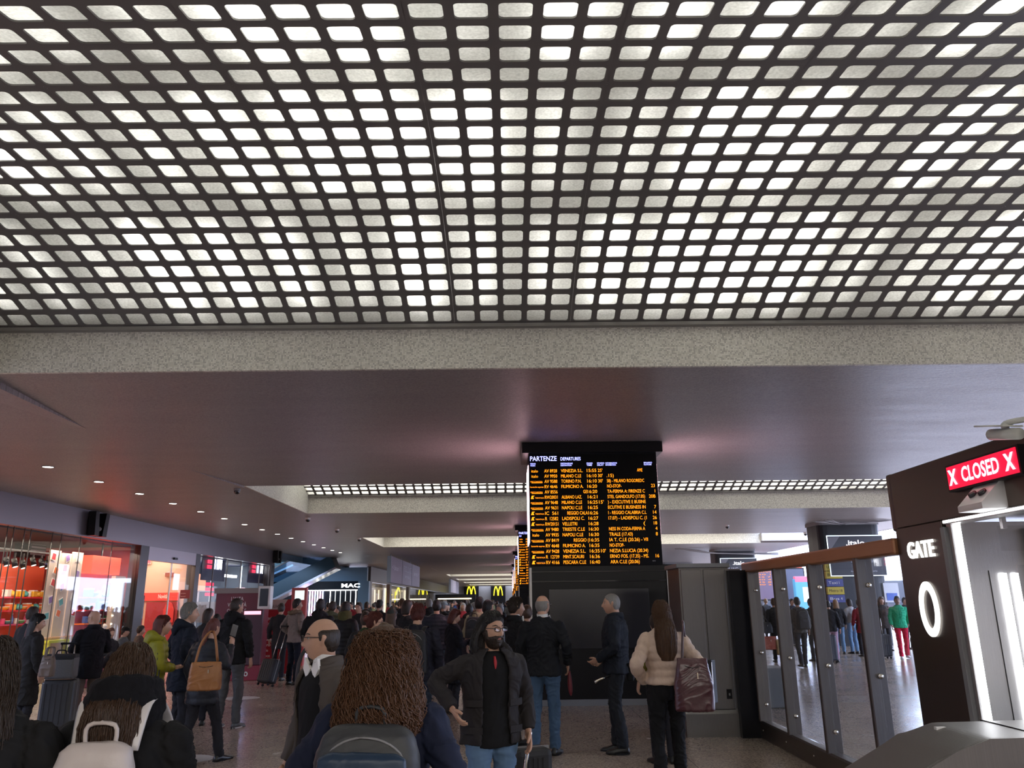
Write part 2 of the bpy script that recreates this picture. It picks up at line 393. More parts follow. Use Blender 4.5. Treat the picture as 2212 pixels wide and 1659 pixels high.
for k in (0, 1):
    yc = YC0 + PERIOD*k
    for sgn, nm in ((1, 'far'), (-1, 'near')):
        b = B(); box(b, (XL, min(yc+sgn*3.0, yc+sgn*3.14), 5.085), (XR, max(yc+sgn*3.0, yc+sgn*3.14), 5.13)); struct('trim_%d' % (50+k*2+(sgn > 0)), b, pm('grid frame', (.2, .19, .175), .5))
    bm = B(); xs = [XL, XR]; pts = [(-3.12+6.24*j/24) for j in range(25)]
    vv = [[bm.verts.new((x, yc+p, vault(p, .085))) for x in xs] for p in pts]
    for p, q in zip(vv, vv[1:]): bm.faces.new((p[0], p[1], q[1], q[0]))
    tag(obj('light_diffuser', bm, M_diff, smooth=True), 'frosted backlit sheet above the perforated panels of the %s vault' % ('nearest', 'second')[k], 'ceiling diffuser')
    # closing walls around the lamp space
    b = B()
    box(b, (XL-.02, yc-3.2, 5.1), (XL, yc+3.2, 6.6)); box(b, (XR, yc-3.2, 5.1), (XR+.02, yc+3.2, 6.6))
    box(b, (XL, yc-3.22, 5.1), (XR, yc-3.15, 6.6)); box(b, (XL, yc+3.15, 5.1), (XR, yc+3.22, 6.6)); box(b, (XL, yc-3.2, 6.5), (XR, yc+3.2, 6.6))
    struct('trim_%d' % (60+k), b, M_white)
# downlights in the left ceiling
def downlight(p, label, group, lit=True, r=.105, pw=28):
    t = empty('ceiling_light', p, 0, label, 'ceiling light', group)
    key = 'dlr%f' % r
    if key not in MATS:
        b = B(); n = 24
        rings = [[V((rr*cos(2*pi*i/n), rr*sin(2*pi*i/n), z)) for i in range(n)] for rr, z in ((r*1.2, 0), (r*1.2, -.012), (r, -.012), (r*.96, .0))]
        loft(b, rings, cap=False); me = bpy.data.meshes.new('ring'); b.to_mesh(me); b.free(); me.materials.append(M_grey)
        b = B(); tube(b, [(0, 0, -.008), (0, 0, 0)], [r*.97, r*.97], 24, 1); m2 = bpy.data.meshes.new('lens'); b.to_mesh(m2); b.free(); m2.materials.append(emis('downlight lens', (1, .93, .82), 7))
        MATS[key] = (me, m2)
    me, m2 = MATS[key]; obj('trim_ring', me, None, t); obj('lens', m2, None, t)
    if lit:
        l = bpy.data.lights.new('downlight', 'SPOT'); l.energy = pw; l.spot_size = 2.2; l.spot_blend = .8; l.color = (1, .9, .8); l.shadow_soft_size = .08
        lo = bpy.data.objects.new('downlight_lamp', l); COL.objects.link(lo); lo.location = V(p) - V((0, 0, .05))
    return t
for i in range(15):
    downlight((-9.62, 16.2+2.1*i, SOF), 'round recessed downlight in the brown side ceiling along the shopfronts', 'row of downlights along the shopfronts', i % 3 == 0, pw=70)
#@@BOARDS
def led_board(Y, xc, label, full=True, W_=2.36):
    t = empty('departure_board', (xc, Y, 0), 0, label, 'departure board', 'departure boards along the concourse')
    w = W_/2
    b = B(); box(b, (-w-.12, -.05, 4.36), (w+.12, 1.25, SOF-.004), .01); obj('cap', b, M_black, t)
    b = B(); box(b, (-w, 0, 2.33), (w, 1.2, 4.36)); obj('housing', b, M_blackm, t)
    # side screens
    for s in (-1, 1):
        b = B(); xx = s*(w+.012); box(b, (min(xx, s*w), .06, 2.75), (max(xx, s*w), 1.14, 4.15)); obj('side_screen', b, emis('side advert screen', (1, .60, .70), 6.0), t)
    # led face: local x from -w, z down from the top 4.33
    scr = obj('screen', bx((-w+.03, -.012, 2.46), (w-.03, 0, 4.33)), pm('led screen black', (.004, .004, .004), .5, spec=.15), t)
    X = lambda u: -w + u*W_
    pitch = .0965; top = 4.06; am = []; hd = []
    hd += [('PARTENZE', X(.012), 4.215, .088, 'l', .49)]
    if full: hd += [('DEPARTURES', X(.25), 4.22, .062, 'l', .37)]
    for u, s1, s2, wd in ((.012, 'TRENO', 'TRAIN', .10), (.25, 'DESTINAZIONE', 'DESTINATION', .22), (.452, 'ORARIO', 'TIME', .11), (.535, 'RITARDO', 'DELAY', .13), (.60, 'INFORMAZIONI', 'INFORMATION', .21), (.90, 'BINARIO', 'PLATFORM', .15)):
        if full or u < .3:
            hd += [(s1, X(u), 4.15, .026, 'l', wd), (s2, X(u), 4.115, .026, 'l', wd*.9)]
    rows = [('italo', 'AV 8928', 'VENEZIA S.L.', '15:55', "25'", '               AME', ''), ('italo', 'AV 9950', 'MILANO C.LE', '16:10', "30'", '.15)', ''),
     ('FR', 'AV 9588', 'TORINO P.N.', '16:10', "30'", '58) - MILANO ROGOREDC', ''), ('LX', 'RV 4646', 'FIUMICINO A.', '16:20', '', 'NO-STOP-', '23'),
     ('FR', 'AV 8556', '                    GE', '16:20', '', 'TA-FERMA A: FIRENZE C', '1'), ('TI', 'RW20031', 'ALBANO LAZ.', '16:21', '', 'STEL GANDOLFO (17.05)', '20B'),
     ('FR', 'AV 9648', 'MILANO C.LE', '16:25', "15'", ') - EXECUTIVE E BUSINE', ''), ('FR', 'AV 9631', 'NAPOLI C.LE', '16:25', '', 'ECUTIVE E BUSINESS IN', '7'),
     ('TI', 'IC  561', '     REGGIO CALA', '16:26', '', 'I - REGGIO CALABRIA C.L', '14'), ('TI', 'R  12582', 'LADISPOLI C.', '16:27', '', '17.07) - LADISPOLI C. (1', '26'),
     ('TI', 'RW20151', 'VELLETRI', '16:28', '', '                        (', '18'), ('FR', 'AV 9480', 'TRIESTE C.LE', '16:30', '', 'NESS IN CODA-FERMA A', '4'),
     ('italo', 'AV 9935', 'NAPOLI C.LE', '16:30', '', 'TRALE (17.43)', '8'), ('FR', 'AV 8419', '            REGGIO (', '16:35', '', 'IA T. C.LE (20.26) - VII', ''),
     ('LX', 'RV 4648', 'FIUMICINO A.', '16:35', '', 'NO-STOP-', ''), ('FR', 'AV 9428', 'VENEZIA S.L.', '16:35', "10'", 'NEZIA S.LUCIA (20.34)', ''),
     ('TI', 'R  12739', 'MINT.SCAURI', '16:36', '', 'ERNO FOS. (17.35) - MS.', '16'), ('TI', 'RV 4166', 'PESCARA C.LE', '16:40', '', 'ARA C.LE (20.06)', '')]
    H = .06
    marks = B()
    for i, (lg, no, de, ti, dl_, inf, pl) in enumerate(rows):
        z = top - i*pitch - H
        if lg == 'italo': am += [('italo', X(.02), z+.003, H*.85, 'l', .12)]
        elif lg == 'FR': am += [('FRECCIAROSSA', X(.012), z+.012, H*.42, 'l', .22)]; box(marks, (X(.02), z-.002, 0), (X(.105), z+.007, .001))
        elif lg == 'LX': am += [('leonardo express', X(.01), z+.01, H*.5, 'l', .24)]
        else:
            am += [('TRENITALIA', X(.045), z+.006, H*.4, 'l', .16)]
            prism(marks, [(X(.012), z), (X(.02), z+H), (X(.042), z+H), (X(.03), z+H*.6), (X(.036), z)], 'z', 0, .001)
        am += [(no, X(.12), z, H, 'l', .235)]
        k = len(de) - len(de.lstrip()); am += [(de.strip(), X(.447) if k else X(.25), z, H, 'r' if k else 'l', .0335*len(de.strip()))]
        am += [(ti, X(.452), z, H, 'l', .175), (dl_, X(.537), z, H, 'l', .085 if dl_ else None)]
        k = len(inf) - len(inf.lstrip()); q = inf.strip(); am += [(q, X(.885) if k > 9 else X(.605), z, H, 'r' if k > 9 else 'l', min(.69, .0325*len(q)))]
        am += [(pl, X(.975), z, H, 'r', None)]
    if not full: am = [a for a in am if a[1] < X(.24)] + [a for a in am if a[4] == 'r']
    me = texts(am); me.materials.append(M_amber); o = obj('amber_led_text', me, None, scr, (0, -.0155, 0), FRONT)
    bmesh.ops.rotate(marks, verts=marks.verts, cent=(0, 0, 0), matrix=Matrix.Identity(3)); mm = bpy.data.meshes.new('m'); marks.to_mesh(mm); marks.free(); b = B(); b.from_mesh(o.data); b.from_mesh(mm); b.to_mesh(o.data); b.free()
    me = texts(hd, .006); me.materials.append(M_blueled); obj('violet_led_header', me, None, scr, (0, -.0155, 0), FRONT)
    if full:
        me = texts([('INFOSTAZIONI', X(.06), 2.39, .014, 'l', .12), ('RFI', X(.925), 2.385, .022, 'l', .05)]); me.materials.append(pm('pale print', (.5, .5, .5), .5)); obj('maker_mark', me, None, t, (0, -.002, 0), FRONT)
    # column below
    b = B(); box(b, (-w-.0, .06, 0), (w+.1, 1.2, 2.33)); obj('column_casing', b, M_black, t)
    b = B(); box(b, (-w+.32, .035, .92), (w-.27, .06, 1.93), .005); obj('blank_screen', b, pm('switched off screen', (.008, .009, .016), .2, spec=.9), t)
    obj('edge_trim', bx((-w-.015, .02, .1), (-w+.02, .06, 2.30)), M_steel, t); obj('edge_trim', bx((w+.06, .0, .1), (w+.115, .06, 2.30)), M_steel, t)
    obj('panel_joint', bx((-w+.01, .035, 2.05), (w+.05, .06, 2.07)), M_glossblack, t); obj('panel_joint', bx((-w+.01, .035, 2.22), (w+.05, .06, 2.235)), M_glossblack, t)
    b = B(); box(b, (-w+.02, .03, 0), (w+.09, 1.1, .1)); obj('plinth', b, M_grey, t)
    return t
led_board(14.2, 1.575, 'large black column board of amber departures topped PARTENZE DEPARTURES, nearest and fully readable')
led_board(14.2+PERIOD, 1.575, 'second departure board, partly hidden behind the left edge of the nearest board', False)
for k, s in ((2, 'third'), (3, 'fourth'), (4, 'fifth')):
    led_board(14.2+PERIOD*k, 1.575, '%s departure board down the concourse, a thin strip left of the nearer boards' % s, False)
#@@RIGHT
# platform-side columns with poster boards
def poster_column(Y, xa, xb, label, lab2):
    t = empty('column', ((xa+xb)/2, Y, 0), 0, label, 'column', 'dark columns on the platform side')
    w = (xb-xa)/2; b = B()
    tube(b, [(0, .7, 0), (0, .7, SOF)], [(w, .7), (w, .7)], 24, 1, sq=.75); obj('shaft', b, M_darkblue, t)
    b = B(); tube(b, [(0, .7, SOF-.12), (0, .7, SOF)], [(w+.04, .74), (w+.04, .74)], 24, 1, sq=.75); obj('capital', b, M_grey, t)
    p = empty('poster', ((xa+xb)/2+.1, Y-.12, 0), 0, lab2, 'poster', 'framed advertising posters on the dark columns')
    z1 = at(1870, 1156, y=30.2).z; z0 = z1 - 1.52; pw = 1.08
    b = B()
    for q in ([(-pw, z0), (pw, z0), (pw-.03, z0+.03), (-pw+.03, z0+.03)], [(-pw, z1), (pw, z1), (pw-.03, z1-.03), (-pw+.03, z1-.03)], [(-pw, z0), (-pw, z1), (-pw+.03, z1-.03), (-pw+.03, z0+.03)], [(pw, z0), (pw, z1), (pw-.03, z1-.03), (pw-.03, z0+.03)]): prism(b, q, 'y', -.03, -.01)
    bmesh.ops.remove_doubles(b, verts=b.verts, dist=.001)
    obj('lit_frame', b, emis('poster edge light', (.7, .85, 1), 1.3), p)
    obj('board', bx((-pw+.02, -.02, z0+.02), (pw-.02, .12, z1-.02)), pm('poster print', (.035, .036, .045), .35), p)
    me = texts([('.italo', 0, z1-.38, .2, 'c', .72)], .02); me.materials.append(emis('poster white', (.9, .9, 1), .8)); obj('logo', me, None, p, (0, -.023, 0), FRONT)
    me = texts([('MILANO', -.42, z1-.72, .2, 'c', .72), ('ROMA', .42, z1-.72, .2, 'c', .6), ('NOVITA', -.2, z0+.7, .16, 'l', .9), ('ENTRI ESCLUSIVI', -.25, z0+.5, .1, 'l', .95), ('italotreno.it   biglietterie', -.3, z0+.16, .05, 'l', 1.0)]); me.materials.append(pm('poster grey lettering', (.55, .55, .6), .5)); obj('lettering', me, None, p, (0, -.023, 0), FRONT)
    b = B(); prism(b, [(-pw+.05, z1-.05), (-pw+.5, z1-.05), (-pw+.05, z0+.9)], 'y', -.022, -.021); obj('grey_wedge', b, pm('poster grey', (.16, .16, .18), .4), p)
    return t
poster_column(30.3, 11.95, 14.35, 'dark rounded column with cables on top, the nearest one behind the glass fence', 'black italo poster with a pale lit frame on the nearest dark column')
poster_column(46.4, 12.1, 14.5, 'dark column farther back, left of the nearest dark column', 'black italo poster with a pale lit frame, second along the platform side')
poster_column(62.5, 12.1, 14.5, 'dark column farthest back, half hidden by the steel cabinet', 'black italo poster with a pale lit frame, farthest one beside the steel cabinet')
# cables on the ceiling above the nearest dark column
b = B()
for i in range(6): tube(b, [(11.6+i*.1, 29.9-i*.12, SOF-.02), (12.6, 30.0-.1*i, SOF-.1-.03*(i % 3)), (13.6, 29.9-.1*i, SOF-.04-.02*i), (14.6, 29.8, SOF-.02)], [.014]*4, 6, 4)
tag(obj('ceiling_cable', b, pm('pale cable', (.4, .4, .42), .5), smooth=True), 'loose bundle of pale cables sagging over the nearest dark column', 'cables')
b = B()
for i in range(5): tube(b, [(9.6+i*.1, 45.6, SOF-.02), (10.9, 45.6-.1*i, SOF-.12-.05*(i % 3)), (12.0, 45.6-.1*i, SOF-.3), (15.5, 45.5, SOF-.3-.03*i)], [.02]*4, 6, 4)
tag(obj('ceiling_cable', b, MATS['pale cable'], smooth=True), 'dark run of ceiling cables at the top of the second dark column', 'cables')
# signs on the nearest column's side
p0 = at(1797, 1236, y=30.2)
for i, (c, tx) in enumerate(((( .55, .42, .03), 'Uscita'), ((.55, .42, .03), 'Binari'), ((.06, .07, .25), 'Taxi'), ((.55, .42, .03), 'Metro'), ((.05, .06, .2), 'Bus'))):
    z = 2.72 - i*.29
    t = empty('direction_sign', (12.02, 30.24, z), 0, '%s direction sign reading %s, %s of the stack on the nearest dark column' % ('yellow' if c[0] > .3 else 'dark blue', tx, ('topmost', 'second', 'third', 'fourth', 'lowest')[i]), 'sign', 'stacked direction signs on the column')
    obj('plate', bx((0, 0, 0), (.62, .14, .27)), pm('sign %s' % ('yellow' if c[0] > .3 else 'blue'), c, .4), t)
    me = texts([(tx, .06, .09, .1, 'l', .34), (('26', '20B', '1', '18', '4')[i], .46, .09, .1, 'l', None)]); me.materials.append(M_black if c[0] > .3 else M_white); obj('lettering', me, None, t, (0, -.003, 0), FRONT)
# steel cabinet between the boards and the fence
t = empty('steel_cabinet', (2.66, 10.95, 0), 0, 'tall grey steel cabinet with two flat panels beside the glass fence', 'cabinet')
obj('body', bx((-.32, .02, .3), (.36, .8, 2.18)), M_cab, t)
for s in (0, 1): obj('front_panel', bx((-.30+s*.31, .0, .33), (-.02+s*.31+.02*s, .03, 2.12), .008), M_cab, t)
b = B(); prism(b, [(-.02, 0), (.8, 0), (.8, .34), (.02, .34), (-.02, .28)], 'x', -.36, .40); obj('plinth', b, M_cab, t)
obj('top_cover', bx((-.36, -.03, 2.14), (.38, .82, 2.2), .01), M_grey, t)
b = B(); box(b, (.20, -.012, .46), (.27, .0, .58), .004); obj('socket', b, M_black, t)
obj('latch', bx((.225, -.018, .5), (.245, -.01, .53)), M_grey, t)
# second gate row, beyond the cabinet
def gate_pylon(Y, x, label, wz=.75, sub=False):
    t = empty('gate_pillar', (x, Y, 0), 0, label, 'gate pillar', 'brown gate pillars')
    obj('panel', bx((0, 0, 0), (.12, wz, 2.27), .006), M_bronze, t)
    me = texts([('GATE', 0, 0, .125, 'c', .40)], .016, .012); me.materials.append(M_gatewhite); obj('gate_lettering', me, None, t, (-.003, wz*.47, 2.02), LEFTWARD)
    b = B(); n = 40
    ring = lambda r, s, z: [V((r*cos(2*pi*i/n), s*sin(2*pi*i/n), z)) for i in range(n)]
    loft(b, [ring(.135, .205, 0), ring(.135, .205, .012), ring(.083, .145, .012), ring(.083, .145, 0)], cap=False)
    obj('zero_numeral', b, M_gatewhite, t, (-.003, wz*.47, 1.63), LEFTWARD)
    return t
gate_pylon(5.89, 3.25, 'brown metal gate pillar reading GATE with a large white 0, right of the glass fence', .71)
gate_pylon(13.6, 3.28, 'distant thin gate pillar with a glowing 0 behind the steel cabinet', .7)
t = empty('gate_casing', (3.3, 14.4, 0), 0, 'grey steel gate casing behind the big departure column', 'gate casing')
obj('shell', bx((0, 0, 0), (.9, 2.4, 2.25), .02), M_cab, t); obj('base', bx((-.1, .2, 0), (0, 2.2, .9), .02), M_grey, t)
# nearest gate: header, jamb, lights
t = empty('gate_header', (3.25, 5.0, 2.27), 0, 'wide brown metal gate header carrying the red CLOSED display', 'gate header')
b = B(); box(b, (0, -3.0, 0), (1.3, 1.62, .455), .008); obj('shell', b, M_bronze, t)
obj('end_cap', bx((-.006, 1.56, -.02), (1.0, 1.64, .46), .02), M_bronze, t)
b = B(); box(b, (-.012, -3.0, -.035), (.1, .84, 0)); obj('light_channel', b, M_steelh, t)
obj('light_strip', bx((-.018, -2.9, -.024), (-.012, .83, -.008)), M_whiteled, t)
t = empty('led_display', (3.25, 5.19, 2.54), 0, 'red lit display reading CLOSED between two white crosses', 'display')
ln = .94*(at(2050, 1035, x=3.2).y - at(2210, 990, x=3.2).y)
obj('housing', bx((-.06, -ln/2-.02, -.095), (0, ln/2+.02, .095)), M_black, t)
obj('red_panel', bx((-.066, -ln/2, -.08), (-.058, ln/2, .08)), M_redled, t)
me = texts([('CLOSED', 0, -.047, .1, 'c', .43), ], .025); me.materials.append(emis('closed lettering', (.85, .75, 1), 1.0)); obj('closed_lettering', me, None, t, (-.069, 0, 0), LEFTWARD)
for s in (-1, 1):
    b = B()
    for a in (1, -1): prism(b, [(-.05, -.055*a), (-.025, -.055*a), (.05, .055*a), (.025, .055*a)], 'z', 0, .003)
    obj('cross_mark', b, MATS['closed lettering'], t, (-.069, s*(ln/2-.07), 0), LEFTWARD)
t = empty('sensor_bracket', (3.25, 5.2, 2.27), 0, 'silver wedge shaped sensor bracket under the CLOSED display', 'sensor')
b = B(); prism(b, [(.0, .19), (-.02, .19), (-.17, .04), (-.17, 0), (0, 0)], 'y', -.14, .14); obj('wedge', b, pm('bright satin metal', (.62, .61, .6), .35, .4), t)
b = B(); tube(b, [(-.10, .05, .105), (-.112, .05, .125)], [.032, .028], 16, 1); obj('lens', b, M_glossblack, t, smooth=True)
b = B(); tube(b, [(-.10, -.06, .105), (-.112, -.06, .125)], [.032, .028], 16, 1); obj('lens', b, M_glossblack, t, smooth=True)
# gate jamb with light strips
t = empty('gate_jamb', (3.25, 5.8, 0), 0, 'brushed steel gate jamb with tall white light strips, right of the brown pillar', 'gate jamb')
obj('steel_face', bx((.02, -.0, 0), (1.5, .06, 2.25)), M_steel, t)
obj('edge_post', bx((-.01, .045, 0), (.06, .1, 2.22), .004), M_grey, t)
obj('light_strip', bx((.052, -.02, .72), (.082, .0, 2.25)), M_whiteled, t)
obj('light_strip', bx((.33, -.02, .70), (.36, .0, 1.88)), M_whiteled, t)
obj('light_strip', bx((.42, -.02, .70), (.445, .0, 1.88)), M_whiteled, t)
obj('seam', bx((.24, -.004, 0), (.245, .0, 1.9)), M_black, t)
obj('dark_edge', bx((.56, -.06, .0), (.60, .0, 2.2)), M_black, t)
t = empty('gate_glass_door', (3.3, 5.35, 0), 0, 'clear glass gate door edge lit by a white strip at the right margin', 'glass door')
obj('glass', bx((.12, .0, .75), (.9, .012, 1.92)), M_glass, t); obj('edge_light', bx((.44, -.012, .75), (.46, .0, 1.9)), emis('soft white strip', (.95, .97, 1), 2.5), t)
t = empty('sensor_glass', (3.4, 5.45, 2.02), 0, 'small hanging glass plate under the gate header', 'glass plate')
obj('glass', bx((0, 0, 0), (.7, .01, .17)), M_glass, t); obj('clip', bx((.03, -.01, .15), (.06, .02, .25)), M_steel, t)
t = empty('ticket_reader', (3.78, 5.5, .95), 0, 'dark ticket reader window in the gate at the right margin', 'ticket reader')
obj('frame', bx((0, 0, 0), (.3, .05, .26), .02), M_grey, t); obj('window', bx((.03, -.01, .03), (.27, .0, .23), .005), M_glossblack, t)
# turnstile cabinet
def turnstile():
    t = empty('turnstile', (2.9, 4.9, 0), 0, 'rounded grey steel turnstile cabinet running off the lower right corner', 'turnstile')
    prof = [(-1.02, 0), (-1.06, .50), (-1.0, .66), (-.5, .91), (-.3, .975), (1.6, 1.0), (1.6, 0)]
    b = B(); prism(b, prof, 'y', -.34, .30)
    bmesh.ops.bevel(b, geom=[e for e in b.edges if e.calc_length() > .1], offset=.045, segments=4, affect='EDGES', profile=.6)
    obj('shell', b, M_cab, t, smooth=False)
    b = B(); q = [(x*1.004, z+.004) for x, z in prof[1:6]]; prism(b, q + [(1.6, .9), (-.25, .85)], 'y', -.352, -.34); obj('side_panel', b, M_cab, t)
    obj('panel_joint', bx((.02, -.343, .85), (.026, .302, .985)), M_black, t)
    b = B(); box(b, (-.36, .1, .955), (-.28, .13, .972)); obj('indicator', b, M_white, t)
    return t
turnstile()
# camera on the header
t = empty('security_camera', (3.1, 4.58, 2.755), 0, 'white bullet security camera on a jointed arm above the CLOSED display', 'security camera')
b = B(); tube(b, [(.10, -.02, .0), (.16, -.04, .0)], [.07, .075], 20, 1); obj('base_plate', b, pm('camera white', (.55, .56, .52), .4), t, smooth=True)
b = B(); tube(b, [(.12, -.03, 0), (.02, .08, .0), (-.01, .12, -.01)], [.018, .018, .02], 10, 3); ball(b, (-.01, .12, -.02), .026); obj('arm', b, MATS['camera white'], t, smooth=True)
b = B(); tube(b, [(.0, .02, -.09), (-.03, .24, -.05)], [(.042, .036), (.04, .036)], 16, 1); obj('body', b, MATS['camera white'], t, smooth=True)
b = B(); box(b, (-.09, .02, -.05), (.05, .27, -.04), .004); obj('sun_shield', b, MATS['camera white'], t, rot=(.2, 0, .12))
b = B(); tube(b, [(-.03, .235, -.052), (-.032, .25, -.05)], [.03, .03], 16, 1); obj('lens', b, M_glossblack, t, smooth=True)
obj('bracket_post', bx((.15, -.05, -.04), (.2, .01, .02)), M_grey, t)
# glass fence
t = empty('glass_fence', (3.27, 8.8, 0), 0, 'glazed fence with orange brown top rail and leaning steel posts between concourse and platforms', 'fence')
obj('top_rail', bx((-.06, -2.2, 2.06), (.06, 2.2, 2.2), .02), M_wood, t)
obj('kick_plate', bx((-.04, -2.2, 0), (.05, 2.2, .2), .005), M_bronze, t)
obj('base_channel', bx((-.055, -2.2, .2), (.055, 2.2, .225)), M_cab, t)
ys = [10.85-8.8] + [at(px, py, x=3.27).y-8.8 for px, py in ((1626, 1245), (1684, 1245), (1761, 1240), (1866, 1235))]
pm('chrome', (.7, .66, .6), .15, 1.)
for i, y in enumerate(ys):
    f = obj('post', bx((-.075, y-.022, .22), (.075, y+.022, 2.07), .003), M_cab, t)
    obj('edge', bx((-.085, y-.022, .22), (-.075, y+.022, 2.07)), M_bronze, f)
    for z in (.42, 1.05, 1.83):
        for s in (-.05, .05):
            b = B(); tube(b, [(.01, y+s*.4, z), (.01, y+s*1.1, z)], [.022, .022], 12, 1, ref=(1, 0, 0)); obj('glass_clamp', b, MATS['chrome'], f, smooth=True)
for a, b_ in zip(ys + [-2.2], ys[1:] + [-2.2]):
    if a-b_ > .05: obj('glass_pane', bx((.004, b_+.03, .24), (.016, a-.03, 2.06)), M_glass, t)
for k in range(5):
    b = B(); tube(b, [(-.045, 1.9-k*.85, .11), (-.052, 1.9-k*.85, .11)], [.012, .01], 10, 1); obj('screw', b, MATS['chrome'], t)
obj('corner_post', bx((-.28, 2.02, 0), (.02, 2.14, 2.1)), M_black, t)
# things seen beyond the fence
def screen_on_stand(px, py, Y, w, h, col, label, txt=None, s=1.):
    p = at(px, py, y=Y)
    t = empty('information_screen', (p.x, Y, 0), 0, label, 'screen')
    obj('housing', bx((-w/2-.08, 0, p.z-h/2-.08), (w/2+.08, .12, p.z+h/2+.08)), M_black, t)
    sc = obj('screen', bx((-w/2, -.012, p.z-h/2), (w/2, 0, p.z+h/2)), emis(label[:18], col, s), t)
    me = texts([(q, -w/2+.1, p.z+h/2-.22-.16*i, .08, 'l', w*.8) for i, q in enumerate(txt)]) if txt else None
    if me: me.materials.append(M_amber); obj('rows', me, None, sc, (0, -.015, 0), FRONT)
    obj('pole', bx((-.06, .13, 0), (.06, .2, p.z+h/2)), M_grey, t)
screen_on_stand(1646, 1262, 52, 1.75, 1.9, (.22, .16, .28), 'tall dark arrivals screen with faint orange rows behind the first fence posts', ['ARRIVI', '16:20 1', '16:25 7', '16:30 4', '16:35 8', '16:40 2'], .6)
screen_on_stand(1711, 1262, 52, 1.6, 1.9, (.10, .12, .22), 'dark screen with a pale blue picture, right of the arrivals screen', None, .6)
t = empty('banner', at(1720, 1236, y=56), 0, 'orange red hanging banner behind the fence', 'banner')
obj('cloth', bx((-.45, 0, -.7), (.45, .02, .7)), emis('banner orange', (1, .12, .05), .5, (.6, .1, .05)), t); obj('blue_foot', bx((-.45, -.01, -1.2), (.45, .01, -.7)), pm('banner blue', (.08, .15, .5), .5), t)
t = empty('info_totem', (at(1746, 1290, y=50).x, 50, 0), 0, 'pale blue lit totem with a pink top standing in the platform hall', 'totem')
obj('body', bx((-.75, 0, 0), (.75, .4, 2.9), .05), emis('totem blue', (.12, .45, .8), .7), t); obj('pink_top', bx((-.72, -.01, 2.7), (.72, .3, 3.05), .03), emis('totem pink', (1, .2, .35), .8), t)
obj('notice', bx((-.3, -.02, 1.5), (.4, -.005, 2.4)), emis('totem paper', (.7, .8, .9), .9), t)
for px, Y, r, lb in ((1663+18, 58, .35, 'slim pale round column between the dark screens'), (1787, 66, .6, 'broad pale round column left of the nearest dark column')):
    p = at(px, 1250, y=Y); t = B(); tube(t, [(0, 0, 0), (0, 0, 9)], [r, r], 20, 1); tag(obj('round_column', t, pm('pale column', (.5, .55, .65), .4), None, (p.x, Y, 0), smooth=True), lb, 'column')
t = empty('equipment_box', (at(1630, 1530, z=0).x+.3, at(1630, 1530, z=0).y+.2, 0), 0, 'low grey box with a dark top standing behind the first fence pane', 'box')
obj('case', bx((-.28, -.25, 0), (.3, .3, .62), .02), pm('box grey', (.2, .22, .24), .5), t); obj('panel', bx((-.26, -.262, .4), (-.1, -.25, .58)), M_black, t)
t = empty('notice_frame', at(1926, 1280, y=30.24), 0, 'small white and blue notice on the nearest dark column', 'notice')
obj('sheet', bx((-.28, 0, -.35), (.28, .1, .35)), pm('paper', (.6, .62, .66), .6), t); obj('blue_block', bx((-.2, -.012, -.28), (.2, 0, -.02)), pm('banner blue', (.08, .15, .5), .5), t)
#@@LEFT
FX = -12.75
yat = lambda px, py=1300: at(px, py, x=FX).y
b = B(); box(b, (FX-.35, 12, 3.77), (FX, 43.6, SOF)); FASC = struct('trim_70', b, M_fasmetal)
b = B()
for y0, y1 in ((yat(291), yat(309)), (yat(415), yat(424)), (43.0, 43.6)): box(b, (FX-.35, y0, 0), (FX+.01, y1, 3.77))
struct('trim_71', b, pm('dark pillar', (.055, .055, .06), .35, .3))
# dividing walls and shop shells
def shell(name, y0, y1, x1, mat, matc, h=3.77):
    b = B(); box(b, (x1-.1, y0, 0), (x1, y1, h)); box(b, (x1, y0-.06, 0), (FX-.36, y0, h)); box(b, (x1, y1, 0), (FX-.36, y1+.06, h)); struct(name, b, mat)
    struct(name.replace('wall', 'ceiling'), bx((x1, y0, h-.04), (FX-.3, y1, h)), matc)
yA, yB, yC = yat(309)-.2, yat(420), 43.3
shell('wall_shop_gift', 12, yA-.1, -17.6, pm('shop red wall', (.42, .06, .05), .5), pm('shop dark ceiling', (.03, .028, .03), .6))
shell('wall_shop_red', yA+.1, yB-.1, -16.2, pm('shop cream wall', (.62, .42, .32), .5), M_white)
shell('wall_shop_blue', yB+.1, yC, -17, pm('shop grey wall', (.22, .25, .3), .4), pm('shop navy ceiling', (.02, .03, .1), .5))
area('shop_or_fill_lamp', (-15.2, 20, 3.6), (0, 0, 0), 3, 8, 300, (1, .82, .62)); area('shop_or_fill_lamp', (-12.99, 23, 3.5), (0, .25, 0), .2, 9, 90, (1, .85, .68)); area('shop_or_fill_lamp', (-14.5, (yA+yB)/2, 3.6), (0, 0, 0), 2.2, 5, 150, (1, .75, .6)); area('shop_or_fill_lamp', (-15, 38, 3.6), (0, 0, 0), 2.5, 7, 150, (.75, .85, 1))  # the narrow one just behind the glass is added to brighten the panel fronts
